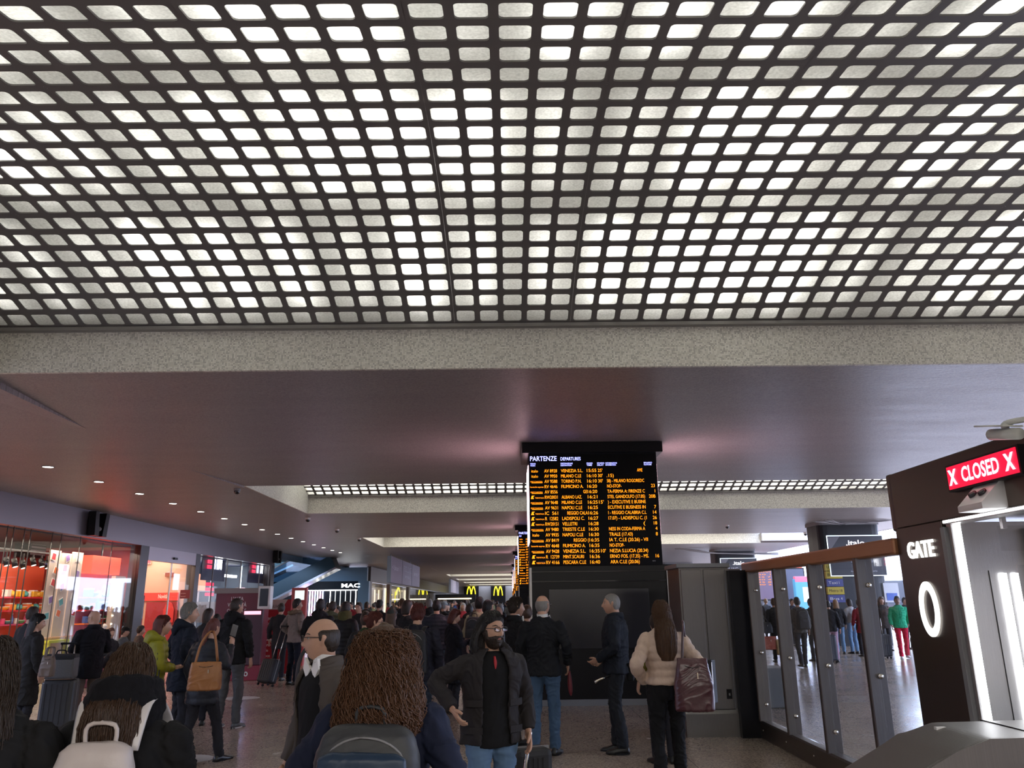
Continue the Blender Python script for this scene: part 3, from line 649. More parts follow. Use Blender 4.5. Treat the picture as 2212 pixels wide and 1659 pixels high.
# window panes between joints
gl = [14.5] + [yat(p, 1250) for p in (8, 22, 46, 60, 108, 128, 170, 240)] + [yat(291)]
gl = sorted(gl)
wnd = tag(empty('window_1', (FX-.1, 0, 0)), kind='structure')
for a, c_ in zip(gl, gl[1:]): obj('pane', bx((-.006, a+.01, .1), (.006, c_-.01, 3.75)), M_glass, wnd)
for a in gl: obj('glass_joint', bx((-.012, a-.007, .1), (.012, a+.007, 3.76)), pm('joint dark', (.05, .05, .05), .4), wnd)
obj('sill', bx((-.1, 12, 0), (.06, gl[-1], .1)), pm('sill red', (.25, .03, .03), .4), wnd)
wnd = tag(empty('window_2', (FX-.1, 0, 0)), kind='structure')
m_ = yat(368)
for a, c_ in ((yat(312), m_), (m_, yat(413))): obj('pane', bx((-.006, a+.02, .05), (.006, c_-.02, 3.3)), M_glass, wnd)
obj('door_track', bx((-.1, yat(310), 3.3), (.1, yat(415), 3.77)), pm('pale lilac metal', (.42, .38, .42), .35, .5), wnd); obj('stile', bx((-.02, m_-.04, 0), (.02, m_+.04, 3.3)), M_steel, wnd)
obj('door_sensor', bx((.1, m_-.15, 3.42), (.16, m_+.15, 3.5)), M_black, wnd)
wnd = tag(empty('window_3', (FX-.1, 0, 0)), kind='structure')
g3 = [yat(424), yat(459), yat(489), yat(519), yat(560), 43.0]
for a, c_ in zip(g3, g3[1:]):
    obj('pane', bx((-.006, a+.02, .05), (.006, c_-.02, 3.75)), M_glass, wnd); obj('mullion', bx((-.02, c_-.025, 0), (.02, c_+.025, 3.76)), M_grey, wnd)
# gift shop contents
def shelf_unit(x, y0, y1, zs, cols, label, side):
    t = empty('display_shelf', (x, (y0+y1)/2, 0), 0, label, 'shelves'); h = (y1-y0)/2
    obj('back_panel', bx((-.05, -h, 0), (0, h, 3.0)), side, t)
    for z, c in zip(zs, cols): obj('shelf', bx((0, -h, z-.04), (.32, h, z)), c, t)
    return t
redm = pm('shelf red', (.7, .04, .05), .4); orm = pm('shelf orange', (.9, .2, .04), .4); pkm = pm('shelf pink', (.65, .08, .2), .4); yel = pm('yellow goods', (.85, .5, .05), .35); teal = pm('teal goods', (.08, .4, .4), .35)
whg = pm('white goods', (.8, .78, .74), .35); grn = pm('green goods', (.1, .5, .15), .35); blg = pm('blue goods', (.1, .2, .6), .35); prp = pm('purple panel', (.3, .18, .45), .5); ctn = pm('pale wood panel', (.72, .6, .5), .5)
x1 = -15.2
ya, yb = at(-30, 1290, x=x1).y, at(88, 1290, x=x1).y; x2 = -13.6; yc, yd = at(168, 1290, x=x2).y, at(236, 1290, x=x2).y
zl = [at(40, p, x=x1).z for p in (1290, 1318, 1347)]; zr = [at(200, p, x=x2).z for p in (1290, 1317, 1345)]
shelf_unit(x1, ya, yb, zl, [redm, redm, pkm], 'red display shelves of yellow ceramics at the left margin of the gift shop', pm('shelf back orange', (.75, .12, .05), .5))
shelf_unit(x2, yc, yd, zr, [pkm, redm, orm], 'magenta display shelves left of the orange box in the gift shop', pm('shelf back pink', (.55, .12, .2), .5))
def goods(kind, m):
    t = empty(kind, (0, 0, -50))
    b = B()
    if kind == 'mug':
        tube(b, [(0, 0, 0), (0, 0, .02), (0, 0, .16), (0, 0, .17)], [.06, .07, .072, .07], 14, 2); obj('cup', b, m, t, smooth=True)
        b = B(); tube(b, [(0, .06, .13), (0, .12, .12), (0, .12, .06), (0, .06, .04)], [.012]*4, 8, 3); obj('handle', b, m, t, smooth=True)
    elif kind == 'teapot':
        tube(b, [(0, 0, 0), (0, 0, .05), (0, 0, .13), (0, 0, .2)], [.06, .12, .11, .04], 14, 3); obj('pot', b, m, t, smooth=True)
        b = B(); tube(b, [(0, .08, .08), (0, .17, .12), (0, .2, .17)], [.025, .018, .014], 8, 3); obj('spout', b, m, t, smooth=True)
        b = B(); ball(b, (0, 0, .215), .025); obj('knob', b, redm, t)
    elif kind == 'storage_tin':
        box(b, (-.09, -.11, 0), (.09, .11, .2), .02); obj('tin', b, m, t); b = B(); box(b, (-.095, -.115, .18), (.095, .115, .22), .01); obj('lid', b, whg, t)
    elif kind == 'bottle':
        tube(b, [(0, 0, 0), (0, 0, .18), (0, 0, .24), (0, 0, .3)], [.045, .045, .02, .018], 12, 3); obj('flask', b, m, t, smooth=True)
        b = B(); tube(b, [(0, 0, .29), (0, 0, .33)], [.022, .022], 10, 1); obj('cap', b, whg, t)
    elif kind == 'bowl':
        tube(b, [(0, 0, 0), (0, 0, .05), (0, 0, .1)], [.05, .11, .14], 16, 3); obj('shell', b, m, t, smooth=True)
        b = B(); tube(b, [(0, 0, .1), (0, 0, .115)], [.145, .145], 16, 1); obj('rim', b, whg, t)
    return t
PR = {}
def put(kind, m, p, label, group, s=1.):
    k = (kind, m.name)
    if k not in PR: o = PR[k] = goods(kind, m)
    else: o = copytree(PR[k])
    o.location = p; o.scale = (s, s, s); tag(o, label, kind.replace('_', ' '), group)
R_ = random.Random(3)
for li, z in enumerate(zl):
    n = 12
    for i in range(n):
        y = ya + .15 + (yb-ya-.3)*i/(n-1)
        if y < at(-8, 1290, x=x1).y: continue
        kind, m, cn = [(('teapot', 'mug', 'storage_tin')[i % 3], (yel, yel, teal, yel, whg)[i*7 % 5], ''), (('mug', 'teapot', 'bowl', 'storage_tin')[i % 4], (yel, orm, yel, teal)[i*3 % 4], ''), (('bowl', 'bottle', 'mug')[i % 3], (whg, pkm, blg, grn, teal)[i*3 % 5], '')][li]
        put(kind, m, (x1+.21, y, z+.002), '%s %s on the %s red shelf at the left margin' % (m.name.split()[0] if m not in (orm, pkm) else m.name.split()[1], kind.replace('_', ' '), ('top', 'middle', 'bottom')[li]), 'goods on the left red shelves', .95)
for li, z in enumerate(zr):
    n = 6
    for i in range(n):
        y = yc+.2+(yd-yc-.4)*i/(n-1); kind, m = (('storage_tin', 'bowl', 'mug', 'bottle')[(i+li) % 4], (grn, teal, blg, redm, whg)[(i*2+li) % 5])
        put(kind, m, (x2+.22, y, z+.002), '%s %s on the %s magenta shelf' % (m.name.split()[0] if m is not redm else 'red', kind.replace('_', ' '), ('top', 'middle', 'bottom')[li]), 'goods on the magenta shelves', 1.2)
# rainbow bag on the magenta shelf top
t = empty('rainbow_bag', (x2+.24, (yc+yd)/2+.35, zr[0]), 0, 'large rainbow coloured oval bag on the top magenta shelf', 'bag')
def rainbow():
    m, nt, b = nodes('rainbow print'); tc = N(nt, 'ShaderNodeTexCoord'); sp = N(nt, 'ShaderNodeSeparateXYZ'); nt.links.new(tc.outputs['Generated'], sp.inputs[0]); h = N(nt, 'ShaderNodeCombineColor', mode='HSV'); nt.links.new(sp.outputs[1], h.inputs[0]); h.inputs[1].default_value = .9; h.inputs[2].default_value = .9; nt.links.new(h.outputs[0], b.inputs['Base Color']); return m
b = B(); ball(b, (0, 0, .2), (.1, .36, .2), 24, 12); obj('body', b, rainbow(), t, smooth=True)
b = B(); tube(b, [(0, -.2, .33), (0, -.1, .46), (0, .1, .46), (0, .2, .33)], [.015]*4, 8, 4); obj('handle', b, orm, t)
# white peg panels with cards
xp = -13.2
def card_panel(pxa, pxb, zt, i):
    y0, y1 = at(pxa, 1290, x=xp).y, at(pxb, 1290, x=xp).y
    t = empty('card_panel', (xp, (y0+y1)/2, 0), 0, 'tall pale wood panel hung with small picture cards, %s of three behind the shop glass' % ('left', 'middle', 'right')[i], 'display panel', 'pale card panels')
    h = (y1-y0)/2; obj('board', bx((0, -h+.02, .9), (.04, h-.02, zt)), ctn, t)
    return t, h
cr = random.Random(5)
for i, (a, c_) in enumerate(((92, 117), (118, 141), (142, 166))):
    t, h = card_panel(a, c_, at(130, (1190, 1194, 1189)[i], x=xp).z, i)
    for j in range(5):
        m = (blg, redm, whg, orm, teal, prp)[cr.randrange(6)]
        cc = empty('picture_card', (xp+.05, t.location.y + cr.uniform(-.12, .12), 1.5+.42*j+cr.uniform(-.08, .08)), 0, '%s card %s on the %s pale panel' % ({'blue goods': 'blue', 'shelf red': 'red', 'white goods': 'white', 'shelf orange': 'orange', 'teal goods': 'teal', 'purple panel': 'purple'}[m.name], ('lowest', 'second from bottom', 'midway', 'second from top', 'topmost')[j], ('left', 'middle', 'right')[i]), 'card', 'cards on the pale panels')
        a_ = cr.uniform(-.4, .4); o = obj('backing', bx((0, -.11, -.11), (.01, .11, .11)), whg, cc, rot=(a_, 0, 0)); obj('picture', bx((.01, -.09, -.08), (.014, .09, .09)), m, cc, rot=(a_, 0, 0))
    t2 = B(); box(t2, (xp-.3, t.location.y-h, .1), (xp+.1, t.location.y+h, .88)); 
    tag(obj('display_plinth', t2, pm('pale wood', (.5, .33, .2), .5)), 'pale wooden plinth under the %s card panel' % ('left', 'middle', 'right')[i], 'plinth', 'plinths under the card panels')
# orange box light, tall pale side panel, dark screen in the gift shop
p0, p1 = at(196, 1238, x=-13.15), at(262, 1206, x=-13.15)
t = empty('hanging_light_box', (-13.15, (p0.y+p1.y)/2, p0.z), 0, 'glowing orange red box hanging in the gift shop', 'light box')
obj('shade', bx((-.4, -(p1.y-p0.y)/2, 0), (0, (p1.y-p0.y)/2, p1.z-p0.z)), emis('orange box glow', (1, .05, .015), 1.6), t); obj('rod', bx((-.22, -.02, p1.z-p0.z), (-.18, .02, 3.75-p0.z)), M_black, t)
t = empty('side_panel', (-13.02, at(250, 1300, x=-13.02).y, 0), 0, 'tall pale leaning panel with fairy lights near the gift shop pillar', 'display panel')
obj('board', bx((-.14, -.2, 0), (0, .5, 2.7)), ctn, t)
for j in range(9): b = B(); ball(b, (.03, -.18+.02*(j % 3), .4+.26*j), .025, 8, 6); obj('bulb', b, emis('fairy bulb', (1, .85, .6), 6), t)
t = empty('side_panel', (-15.15, at(90, 1300, x=-15.15).y+.1, 0), 0, 'purple panel right of the yellow ceramics', 'display panel'); obj('board', bx((0, 0, 0), (.06, 1.3, 3.0)), prp, t)
t = empty('yellow_stand', (-12.97, at(120, 1400, x=-12.97).y, 0), 0, 'lime yellow stand behind the glass between two waiting people', 'stand')
for a in (-.5, .45): obj('leg', bx((-.1, a, 0), (.08, a+.06, .75)), pm('lime', (.6, .65, .05), .4), t)
obj('top', bx((-.12, -.55, .75), (.09, .55, .82)), MATS['lime'], t); obj('stretcher', bx((-.02, -.5, .35), (.02, .5, .4)), MATS['lime'], t)
t = empty('white_figure', (-13.02, at(222, 1380, x=-13.02).y, 0), 0, 'small white figurine on a stand low in the gift shop window', 'figurine')
obj('stand', bx((-.12, -.25, 0), (.12, .25, .7)), whg, t); b = B(); tube(b, [(0, 0, .7), (0, 0, .9), (0, 0, 1.02), (0, 0, 1.12), (0, 0, 1.2)], [.1, .12, .05, .09, .02], 12, 3); obj('body', b, whg, t, smooth=True)
# track spotlights
for i, px in enumerate((12, 30, 48, 70, 88, 100, 115, 134)):
    p = at(px, 1215+(i % 3)*3, x=-14.0); t = empty('track_spotlight', p, 0, 'black track spotlight in the gift shop, %s from the left' % ('first', 'second', 'third', 'fourth', 'fifth', 'sixth', 'seventh', 'eighth')[i], 'spotlight', 'spotlights on the gift shop track')
    b = B(); tube(b, [(-.02, 0, .14), (.05, .0, -.08)], [.07, .08], 14, 1); obj('can', b, M_black, t, smooth=True); obj('stem', bx((-.02, -.015, .1), (.02, .015, 2.93-p.z+.3)), M_black, t)
    b = B(); tube(b, [(.05, 0, -.082), (.053, 0, -.09)], [.065, .065], 14, 1); obj('lens', b, emis('spot lens', (1, .95, .85), 12 if i in (1, 3, 4) else 1.5), t)
t = empty('light_track', (-14.0, 21, 0), 0, 'black ceiling track carrying the gift shop spotlights', 'light track'); z_ = at(60, 1208, x=-14).z+.2
obj('rail', bx((-.02, -5, z_), (.02, 5, z_+.05)), M_black, t); obj('cross_rail', bx((-2, 1.9, z_), (0, 1.94, z_+.05)), M_black, t)
p0, p1 = at(62, 1203, x=-15.5), at(103, 1165, x=-15.5)
t = empty('ceiling_unit', (-15.5, (p0.y+p1.y)/2, p0.z), 0, 'black louvred unit hanging high in the gift shop', 'ventilation unit')
obj('case', bx((-.5, -(p1.y-p0.y)/2, 0), (0, (p1.y-p0.y)/2, min(.9, p1.z-p0.z))), M_black, t)
for j in range(6): obj('slat', bx((0, -(p1.y-p0.y)/2+.05, .08+j*.11), (.02, (p1.y-p0.y)/2-.05, .13+j*.11)), M_grey, t)
# red shop
def wallsign(name, label, x, pxa, pya, pxb, pyb, m, tx=None, tm=None, cat='sign', th=.04, fx=None):
    p0, p1 = at(pxa, pyb, x=x), at(pxb, pya, x=x); h = (p1.y-p0.y)/2; H = abs(p1.z-p0.z)
    t = empty(name, (x, (p0.y+p1.y)/2, min(p0.z, p1.z)), 0, label, cat)
    if m: obj('panel', bx((-th, -h, 0), (0, h, H)), m, t)
    if tx:
        me = texts([(s, -h+u*2*h, v*H, c*H, 'l', w*2*h if w else None) for s, u, v, c, w in tx], .02); me.materials.append(tm); obj('lettering', me, None, t, (.006, 0, 0), RIGHTWARD)
    return t
redl = emis('red sign glow', (1, .03, .08), 1.6)
def facesign(name, label, Y, pxa, pya, pxb, pyb, m, tx=None, tm=None, cat='sign'):
    p0, p1 = at(pxa, pyb, y=Y), at(pxb, pya, y=Y); w, H = p1.x-p0.x, p1.z-p0.z
    t = empty(name, (p0.x, Y, p0.z), 0, label, cat)
    if m: obj('panel', bx((0, 0, 0), (w, .05, H)), m, t)
    if tx:
        me = texts([(s, u*w, v*H, c*H, 'l', q*w if q else None) for s, u, v, c, q in tx], .02); me.materials.append(tm); obj('lettering', me, None, t, (0, -.006, 0), FRONT)
    return t
YS = yB - .2
facesign('shop_sign', 'pink red lettering ending in one on the cream wall of the red shop', YS, 309, 1201, 327, 1219, pm('cream panel', (.62, .45, .36), .5), [('one', .0, .1, .7, 1)], redl)
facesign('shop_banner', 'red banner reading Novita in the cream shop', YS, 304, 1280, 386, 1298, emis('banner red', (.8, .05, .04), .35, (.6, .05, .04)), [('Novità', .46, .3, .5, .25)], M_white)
facesign('display_wall', 'dark red display wall under the Novita banner', YS, 306, 1300, 385, 1395, pm('deep red', (.35, .03, .04), .4), None, None, 'display')
t = facesign('pointed_panel', 'bright red pointed arch shape on the dark red display wall', YS-.06, 350, 1312, 366, 1345, None, None, None, 'display'); b = B(); prism(b, [(0, 0), (.42, 0), (.42, .5), (.33, .72), (.21, .82), (.09, .72), (0, .5)], 'y', 0, .04); obj('arch', b, pm('banner red2', (.7, .05, .05), .4), t)
facesign('wall_plaque', 'small brown red plaque high on the cream wall', YS, 356, 1237, 375, 1246, pm('plaque', (.25, .07, .05), .5))
facesign('window_sign', 'maroon sign panel hanging at the right side of the red shop', YS-1.2, 388, 1274, 411, 1293, pm('maroon', (.16, .015, .03), .5), [('orario di apertura', .08, .55, .12, .5), ('benvenuti', .08, .2, .12, .5)], pm('sign pale', (.5, .3, .3), .5))
t = empty('red_totem', (-13.3, yat(312, 1350)+.5, 0), 0, 'narrow red totem with a small poster inside the red shop entrance', 'totem'); obj('body', bx((-.1, -.3, 0), (.1, .3, 2.1)), pm('deep red', (.35, .03, .04), .4), t); obj('poster', bx((.1, -.24, 1.3), (.12, .24, 1.95)), pm('poster blue grey', (.25, .32, .4), .4), t)
# blue shop
wt = emis('tim white', (1, 1, 1), 5)
def tim(pxa, pya, pxb, pyb, label):
    x = FX-.45; p0, p1 = at(pxa, pyb, x=x), at(pxb, pya, x=x); h = (p1.y-p0.y); H = .62
    t = empty('shop_sign', (x, p0.y, p0.z), 0, label, 'sign', 'TIM signs of the blue shop')
    me = texts([('TIM', h*.42, .02, H, 'l', h*.62)], .015); me.materials.append(wt); obj('lettering', me, None, t, (0, 0, 0), RIGHTWARD)
    b = B(); w = h*.3
    for r in range(3):
        if r == 2: box(b, (0, 0, H*.72), (.02, w, H))
        else:
            for c in range(2): box(b, (0, c*w*.55, H*(.36*r)), (.02, c*w*.55+w*.42, H*(.36*r+.26)))
    obj('red_blocks', b, redl, t)
    obj('back_panel', bx((-.06, -.5, -.5), (-.03, h+.6, .85)), pm('navy panel', (.015, .03, .12), .3), t)
tim(447, 1203, 480, 1228, 'glowing white TIM sign with red blocks, nearer one over the blue shop')
tim(544, 1217, 568, 1237, 'glowing white TIM sign with red blocks, farther one at the blue shop corner')
for i in range(3):
    p = at(456, 1262+i*11, x=-14); wallsign('red_shelf_light', 'small glowing red block in the blue shop, %s' % ('top of three', 'middle of three', 'bottom of three')[i], -14, 447, 1259+i*11, 462, 1265+i*11, redl, cat='light', th=.1)
for i, (a, c_) in enumerate(((425, 448), (485, 512))):
    wallsign('strip_light', 'white ceiling strip light in the blue shop, %s one' % ('left', 'right')[i], -14.5, a, 1243, c_, 1246, M_whiteled, cat='light', th=.15)
for i, px in enumerate((520, 531, 543)):
    wallsign('strip_light', 'upright cold white tube in the blue shop, %s' % ('leftmost', 'middle', 'rightmost')[i], -14.2, px, 1222+i*4, px+2, 1272, emis('cold tube', (.7, .9, 1), 3), cat='light', th=.03)
t = empty('shelving', (-14.8, 37, 0), 0, 'white shelving frame inside the blue shop', 'shelving')
for y in (-3, -1.5, 0, 1.5, 3): obj('upright', bx((-.03, y-.03, 0), (.03, y+.03, 3)), M_white, t)
for z in (1, 1.7, 2.4, 3): obj('rail', bx((-.03, -3, z-.03), (.03, 3, z+.03)), M_white, t)
wallsign('window_poster', 'lit orange and white poster in the blue shop window', -13.3, 425, 1241, 446, 1275, emis('poster orange', (1, .45, .3), .9), cat='poster')
wallsign('service_counter', 'pale front of the blue shop counter', -13.8, 430, 1300, 470, 1345, pm('pale counter', (.6, .5, .45), .5), cat='counter', th=.5)
# loudspeakers / brackets on the fascia
def vspeaker(px, py, h, label):
    p = at(px, py, x=FX); t = empty('loudspeaker', (FX+.04, p.y, p.z), 0, label, 'loudspeaker', 'black loudspeakers on the fascia')
    for s in (-1, 1):
        b = B(); prism(b, [(s*.10, -h/2), (s*.36, -h/2), (s*.42, h/2), (s*.22, h/2)], 'x', 0, .22); obj('column', b, M_black, t)
    obj('bracket', bx((0, -.12, -h/2), (.14, .12, -h*.1)), M_blackm, t)
    b = B(); ball(b, (.15, 0, -h*.2), .07); obj('swivel', b, M_grey, t, smooth=True)
vspeaker(202, 1133, .72, 'black V shaped pair of loudspeakers on the metal fascia over the gift shop')
vspeaker(594, 1203, .66, 'black loudspeaker pair at the far end of the metal fascia')
# ceiling domes
for i, (px, py) in enumerate(((512, 1060), (665, 1122), (728, 1146), (776, 1165), (1571, 1137), (1740, 1153))):
    p = at(px, py, z=SOF-.05); t = empty('dome_camera', (p.x, p.y, SOF), 0, 'small dome camera under the ceiling, %s from the left' % ('first', 'second', 'third', 'fourth', 'fifth, beyond the big board', 'sixth, beside the dark column')[i], 'security camera', 'dome cameras under the ceiling')
    b = B(); tube(b, [(0, 0, 0), (0, 0, -.06)], [.09, .08], 16, 1); obj('collar', b, M_white if i > 0 else M_grey, t); b = B(); ball(b, (0, 0, -.07), .075); obj('dome', b, M_glossblack, t, smooth=True)
#@@MID
# atrium with escalators behind the shops
m_atr = pm('blue grey cladding', (.10, .15, .20), .35, .3)
struct('wall_atrium', bx((-26, 63, 0), (-12.6, 63.4, 9)), pm('atrium wall', (.06, .09, .12), .4))
struct('ceiling_atrium', bx((-26, 44, SOF+.15), (-13, 63, SOF+.3)), m_atr)
struct('trim_72', bx((-13.05, 43.6, SOF-.35), (-12.9, 63, SOF)), m_atr)
area('atrium_lamp', (-18, 52, SOF), (0, 0, 0), 6, 10, 420, (.6, .8, 1))
def escalator(Y, x0, z0, x1, z1, label):
    t = empty('escalator', ((x0+x1)/2, Y, (z0+z1)/2), 0, label, 'escalator', 'escalators in the blue atrium'); a = math.atan2(z1-z0, x1-x0); Ln = math.hypot(x1-x0, z1-z0)/2
    o = obj('truss', bx((-Ln, 0, -.9), (Ln, 1.5, -.1)), pm('escalator side', (.035, .07, .09), .3, .4), t, rot=(0, -a, 0))
    obj('edge_trim', bx((-Ln, -.02, -1.0), (Ln, 1.5, -.88)), pm('bright trim', (.6, .6, .65), .2, .9), t, rot=(0, -a, 0))
    obj('balustrade', bx((-Ln, .05, -.1), (Ln, .08, .75)), glass_mat('blue glass', (.45, .62, .75), .1, .9), t, rot=(0, -a, 0))
    obj('handrail', bx((-Ln, .02, .75), (Ln, .12, .83)), M_grey, t, rot=(0, -a, 0))
    obj('light_line', bx((-Ln*.2, -.012, .1), (Ln*.25, 0, .16)), emis('cool line', (.75, .85, 1), 2.), t, rot=(0, -a, 0))
escalator(50, -21, -.1, -11.2, 4.75, 'nearer escalator with pale lower edge rising to the right in the blue atrium')
escalator(55, -25, .8, -15.2, 5.2, 'farther escalator behind, higher to the left in the blue atrium')
# cosmetics shop facing us
t = empty('cosmetics_shop_front', (-13.45, 60, 0), 0, 'black shopfront with white MAC lettering and lit vertical strips in the atrium', 'shopfront')
obj('fascia_panel', bx((-6, -.1, 3.35), (2.9, .3, 4.35)), pm('steel blue cladding', (.22, .32, .40), .35, .4), t)
obj('black_band', bx((-6, -.12, 2.75), (2.25, .0, 3.35)), M_black, t)
me = texts([('MAC', 1.7, 2.9, .28, 'c', 1.35)], .008); me.materials.append(M_whiteled); me2 = None
obj('lettering', me, None, t, (0, -.14, 0), FRONT)
obj('corner_pillar', bx((2.25, -.1, 0), (3.05, .4, 3.35)), MATS['steel blue cladding'], t)
obj('window_back', bx((-6, .2, 0), (2.25, .3, 2.75)), M_black, t)
for i in range(9): obj('coloured_strip', bx((-1.95+i*.19, .05, .5), (-1.86+i*.19, .1, 2.7)), emis('strip %d' % (i % 3), ((1, .9, 1), (1, .45, .8), (.5, .6, 1))[i % 3], 3.2), t)
for i in range(6): obj('white_strip', bx((.15+i*.38, .05, .3), (.19+i*.38, .1, 2.7)), emis('thin white strip', (.95, .97, 1), (5, 3.5, 1.2, 1.2, 1.5, 4)[i]) if i in (0, 5) else emis('thin grey strip', (.8, .85, .9), .9), t)
obj('header_light', bx((-2.0, -.1, 2.68), (2.2, -.05, 2.74)), M_whiteled, t)
for i in range(4):
    b = B(); ball(b, (.3+i*.5, .0, 1.25), .1, 10, 8); obj('vanity_bulb', b, emis('vanity bulb', (1, .95, .85), 7), t)
# shopfronts along the corridor beyond the atrium
b = B(); box(b, (-11.2, 63.5, 3.4), (-10.9, 148, SOF)); struct('trim_73', b, pm('brown fascia', (.12, .095, .08), .4))
b = B(); box(b, (-11.2, 63.3, 0), (-10.9, 64.2, 3.4)); box(b, (-11.2, 74, 0), (-10.9, 75, 3.4)); box(b, (-11.2, 88, 0), (-10.9, 89.2, 3.4)); struct('trim_74', b, pm('brown fascia', (.12, .095, .08), .4))
for i, (y0, y1, c, s) in enumerate(((64.2, 74, (1, .42, .12), .7), (75, 88, (.75, .6, .4), .6), (89.2, 112, (1, .85, .6), 1.0), (112.5, 148, (.3, .25, .18), .3))):
    t = empty('shopfront', (-11.4, (y0+y1)/2, 0), 0, ('orange lit shopfront with upright tubes just right of the atrium', 'shopfront with yellow reflections behind the hanging sign', 'bright cream shopfront beyond the hanging sign', 'dim brown shopfront near the far wall')[i], 'shopfront'); h = (y1-y0)/2
    obj('back_wall', bx((-2.4, -h, 0), (-2.3, h, 3.4)), emis('shop glow %d' % i, c, s*.55, tuple(.5*q for q in c)), t); obj('glass', bx((0, -h, 0), (.02, h, 3.4)), M_glass, t)
    for j in range(5): obj('upright_or_reflection' if i < 2 else 'mullion', bx((-.5, -h+.6+j*h*.45, .2), (-.42, -h+.75+j*h*.45, 2.9)), emis('warm tube', (1, .7, .45), 2.4) if i < 1 else (M_yellowled if i == 1 and j % 2 else M_grey), t)  # yellow reflections of the second shopfront are put in as glowing bars
    obj('shop_ceiling', bx((-2.4, -h, 3.36), (0, h, 3.4)), M_grey, t)
# hanging direction signs
def hanging_sign(x, y0, y1, z0, z1, label, lines, m):
    t = empty('hanging_sign', (x, y0, z0), 0, label, 'hanging sign', 'hanging direction signs'); L_ = y1-y0; H = z1-z0
    obj('end_plate', bx((-.12, -.04, 0), (.12, 0, H)), pm('blue grey plate', (.3, .36, .42), .4), t)
    for i in range(3):
        obj('panel', bx((-.1, i*L_/3+.05, 0), (.1, (i+1)*L_/3-.08, H)), m, t)
    me = texts([(s, L_*u, H*v, H*c, 'l', L_*w) for s, u, v, c, w in lines]); me.materials.append(pm('sign lilac lettering', (.42, .38, .48), .5)); obj('lettering', me, None, t, (.105, 0, 0), RIGHTWARD)
    b = B()
    for i in range(4): cyl(b, (0, .5+i*(L_-1)/3, H), (0, .5+i*(L_-1)/3, SOF-z0), .03, 8)
    obj('hanger', b, M_grey, t)
hanging_sign(-7.0, 47, 62.5, 2.9, 4.42, 'large purple hanging sign in three panels left of the concourse centre', [('< binari 1', .04, .5, .2, .22), ('FOOD LOUNGE', .38, .55, .25, .26), ('terrazza', .42, .3, .14, .16), ('servizi >', .74, .5, .2, .2)], pm('purple sign', (.115, .085, .125), .5))
hanging_sign(-7.0, 96, 112, 2.9, 4.42, 'small grey lilac hanging sign far down the concourse', [('USCITA', .38, .5, .25, .26)], pm('grey sign', (.3, .28, .36), .5))
# golden arch signs at the far wall
def arch_sign(px, label):
    p = at(px, 1275, y=149.5); t = empty('restaurant_sign', (p.x, 149.6, p.z-1.1), 0, label, 'sign', 'yellow arch signs on the far wall')
    obj('panel', bx((-1.35, 0, -1.5), (1.35, .41, 2.2)), M_black, t)
    b = B()
    for s in (-1, 1): tube(b, [(s*.05, -.1, .15), (s*.14, -.1, 1.1), (s*.42, -.1, 1.75), (s*.68, -.1, 1.1), (s*.8, -.1, .15)], [.08, .09, .11, .09, .08], 8, 5)
    obj('yellow_arches', b, M_yellowled, t, smooth=True)
arch_sign(1018, 'black sign with yellow double arches on the far wall, left one'); arch_sign(1076, 'black sign with yellow double arches on the far wall, right one beside the boards')
t = empty('food_kiosk', (-7.9, 120, 0), 0, 'dark food kiosk with a lit counter edge before the far wall', 'kiosk'); obj('body', bx((-3, 0, 0), (3, 2, 2.9)), M_blackm, t); obj('lit_edge', bx((-2.6, -.1, 2.2), (2.4, 0, 2.35)), emis('kiosk edge', (1, .8, .5), 2.5), t)
# railway ticket kiosk
t = empty('ticket_kiosk', (-6.9, 19.7, 0), 0, 'dark red ticket kiosk lettered L ALTA VELOCITA with a screen box on its right', 'kiosk')
k0 = at(468, 1282, y=19.7); k1 = at(570, 1282, y=19.7); w = (k1.x-k0.x)/2; cx = (k0.x+k1.x)/2; t.location.x = cx
dr = pm('dark red panel', (.16, .008, .02), .4)
obj('panel', bx((-w, 0, .32), (w, .5, 2.0)), dr, t); obj('base', bx((-w, -.08, 0), (w+.05, .6, .34), .01), pm('red base', (.26, .01, .03), .4), t); obj('top_band', bx((-w-.05, -.03, 2.0), (w+.05, .55, 2.12)), pm('beige band', (.3, .26, .24), .5), t)
me = texts([("L'ALTA", -w+.52, 1.83, .085, 'c', .3), ('VELOCITÀ', -w+.52, 1.69, .085, 'c', .46), ('COMODA E', -w+.52, 1.55, .085, 'c', .46), ('CONVENIENTE', -w+.58, 1.41, .085, 'c', .62), ('.italo', -w+.5, 1.12, .12, 'c', .36)], .015); me.materials.append(pm('kiosk lettering', (.75, .68, .66), .5)); obj('lettering', me, None, t, (0, -.004, 0), FRONT)
me = texts([('.italo', w-.4, .1, .15, 'c', .36)], .02); me.materials.append(M_white); obj('base_logo', me, None, t, (0, -.085, 0), FRONT)
obj('ticket_machine', bx((w-.42, -.12, .35), (w+.04, 0, 1.6), .01), pm('machine maroon', (.06, .008, .02), .3), t)
obj('machine_light', bx((w-.4, -.13, 1.5), (w, -.12, 1.58)), emis('machine pink', (1, .35, .45), 1.2), t); obj('card_slot', bx((w-.36, -.13, .9), (w-.26, -.12, 1.35)), emis('slot blue', (.4, .55, 1), 1.2), t)
b = B(); box(b, (w-.08, -.2, 1.62), (w+.22, .05, 2.16), .02); sb = obj('screen_box', b, M_white, t); obj('screen', bx((w-.03, -.21, 1.69), (w+.17, -.2, 2.10)), M_glossblack, sb)
